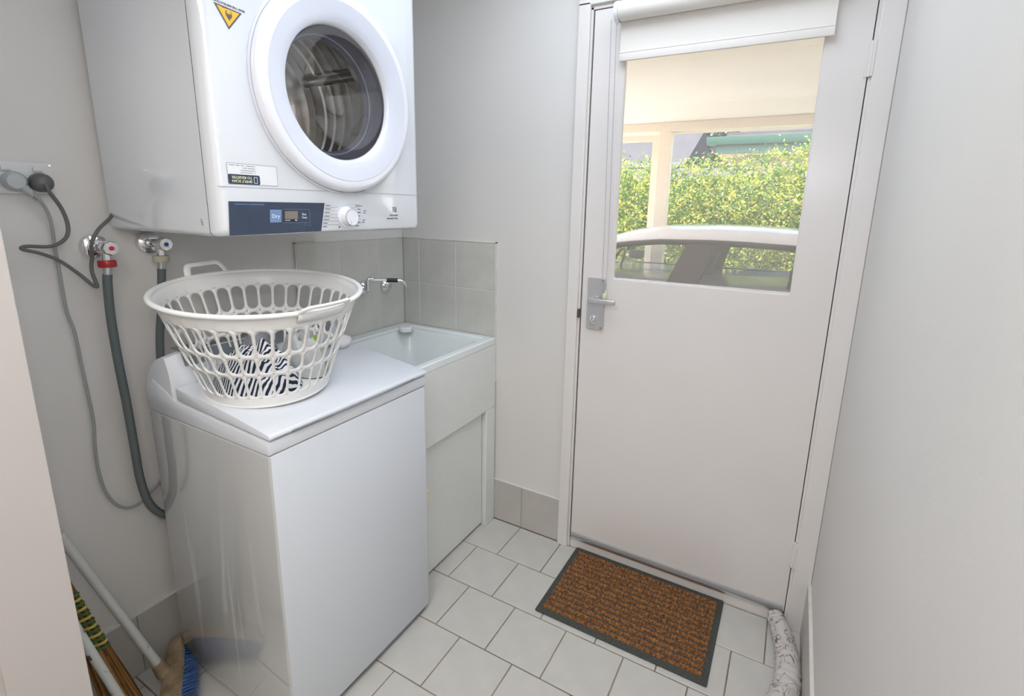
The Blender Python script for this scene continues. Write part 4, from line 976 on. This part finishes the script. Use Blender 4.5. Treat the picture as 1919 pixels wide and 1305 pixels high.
# hedge
def leaves(bm, n, fn, size, seed):
    random.seed(seed)
    for i in range(n):
        c = fn(); s = size * random.uniform(.6, 1.3); a = Vector((random.gauss(0, 1), random.gauss(0, 1), random.gauss(0, 1))).normalized(); b = a.orthogonal().normalized()
        b = (Matrix.Rotation(random.uniform(0, 6.28), 3, a) @ b); c2 = a.cross(b)
        bm.faces.new([bm.verts.new(c + b * s), bm.verts.new(c + c2 * s * .45), bm.verts.new(c - b * s), bm.verts.new(c - c2 * s * .45)])
def topz(x): return 2.13 + .16 * noise.noise(Vector((x * 1.1, 3, 0))) + .10 * noise.noise(Vector((x * 4, 7, 0))) + .30 * max(0, min(1, (x - .7) / .9))
hg = root('hedge', (.5, 7.4, -.27), 'tall leafy yellow-green hedge behind the parked car', 'hedge')
bm = bmesh.new()
def hf():
    x = random.uniform(-4.0, 5.0); z = -.25 + (topz(x) + .25) * random.random() ** .8
    if random.random() < .06: z = topz(x) + abs(random.gauss(0, .09))
    y = 6.85 + .18 * noise.noise(Vector((x * 2, z * 2, 0))) + .25 * max(0, z - 1.6) + abs(random.gauss(0, .11))
    return Vector((x, y, z))
leaves(bm, 60000, hf, .028, 1)
part('foliage', bm, 'leaf', hg, smooth=False, kind='stuff')
bm = bmesh.new()
def hf2():
    x = random.uniform(-4.0, 5.0); z = -.25 + (topz(x) + .1) * random.random(); return Vector((x, random.uniform(7.1, 7.8), z))
leaves(bm, 24000, hf2, .07, 2)
part('inner_foliage', bm, 'leaf', hg, smooth=False, kind='stuff')
bm = bmesh.new()
for k in range(14): tube(bm, [(-3.2 + k * .57, 7.4, -.27), (-3.1 + k * .57, 7.45, .8), (-3.2 + k * .57, 7.35, 1.7)], [.03, .02, .01], n=6)
part('stem', bm, 'trunk', hg, kind='stuff')
# garden wall behind the hedge
single('garden_wall', BX(-6, 6, 8.4, 8.55, -.27, 2.22, bev=.01, seg=1), 'fence', 'pale garden wall showing above the hedge', 'wall', smooth=False)

# neighbour's house with green gutter
nh = root('neighbour_house', (4, 15, -.27), 'house with green gutter and grey roof beyond the hedge, right of the post', 'house')
part('wall', BX(.1, 9, 12.5, 20, -.27, 2.85), 'housew', nh, smooth=False)
part('soffit', BX(-.45, 9.5, 12.0, 20.5, 2.83, 2.87), 'housew', nh, smooth=False)
part('fascia', bx(BX(-.45, 9.5, 11.96, 12.0, 2.84, 3.10), -.49, -.45, 11.96, 20.5, 2.84, 3.10), 'gutter', nh, smooth=False)
part('gutter', PR([(11.74, 3.22), (11.76, 3.10), (11.80, 3.04), (11.96, 3.04), (11.96, 3.22)], 'x', -.70, 9.6), 'gutter', nh)
bm = bmesh.new()
V = [bm.verts.new(p) for p in ((-.5, 11.95, 3.2), (9.6, 11.95, 3.2), (9.6, 20.5, 3.2), (-.5, 20.5, 3.2), (3.6, 16.2, 4.9), (6.5, 16.2, 4.9))]
for f in ((0, 1, 5, 4), (1, 2, 5), (2, 3, 4, 5), (3, 0, 4), (0, 3, 2, 1)): bm.faces.new([V[i] for i in f])
part('roof', bm, 'roof', nh, smooth=False)
for k in range(5):
    part('roof_course', BX(-.3 + k * .62, 9.4 - k * .4, 12.2 + k * .75, 12.25 + k * .75, 3.30 + k * .30, 3.36 + k * .30), 'roof', nh, smooth=False)
nh2 = root('distant_house', (-4.5, 15, -.27), 'pale house with grey roof seen left of the carport post', 'house')
part('wall', BX(-9, -1.9, 14.2, 19, -.27, 2.75), 'fence', nh2, smooth=False)
part('roof', PR([(13.8, 2.75), (19.4, 2.75), (16.6, 4.1)], 'x', -9.4, -1.6), 'roof', nh2, smooth=False)
part('gutter', BX(-9.4, -1.6, 13.68, 13.8, 2.68, 2.82), 'fence', nh2, smooth=False)
# trees far behind
for i, (tx, ty, th_, tr_, lb) in enumerate(((-3.5, 24, 7.2, 2.6, 'hazy grey-green tree beyond the left house roof'), (2.0, 26, 7.0, 2.6, 'hazy grey-green tree between the two house roofs'), (7.8, 27, 7.6, 2.8, 'hazy grey-green tree behind the roof with the green gutter'), (-9.2, 25, 7.4, 2.8, 'hazy grey-green tree furthest left beyond the houses'))):
    tr = root('distant_tree', (tx, ty, -.27), lb, 'tree')
    bm = bmesh.new(); cc = Vector((tx, ty, th_ * .55))
    def tf():
        q = Vector((random.gauss(0, 1), random.gauss(0, 1), random.gauss(0, 1))).normalized() * (random.random() ** .33)
        return cc + Vector((q.x * tr_, q.y * tr_, q.z * th_ * .5))
    leaves(bm, 2600, tf, .26, 20 + i); part('crown', bm, 'leafg', tr, smooth=False, kind='stuff')
    part('trunk', TB([(tx, ty, -.27), (tx + .1, ty, th_ * .45)], [.22, .12], n=10), 'trunk', tr)
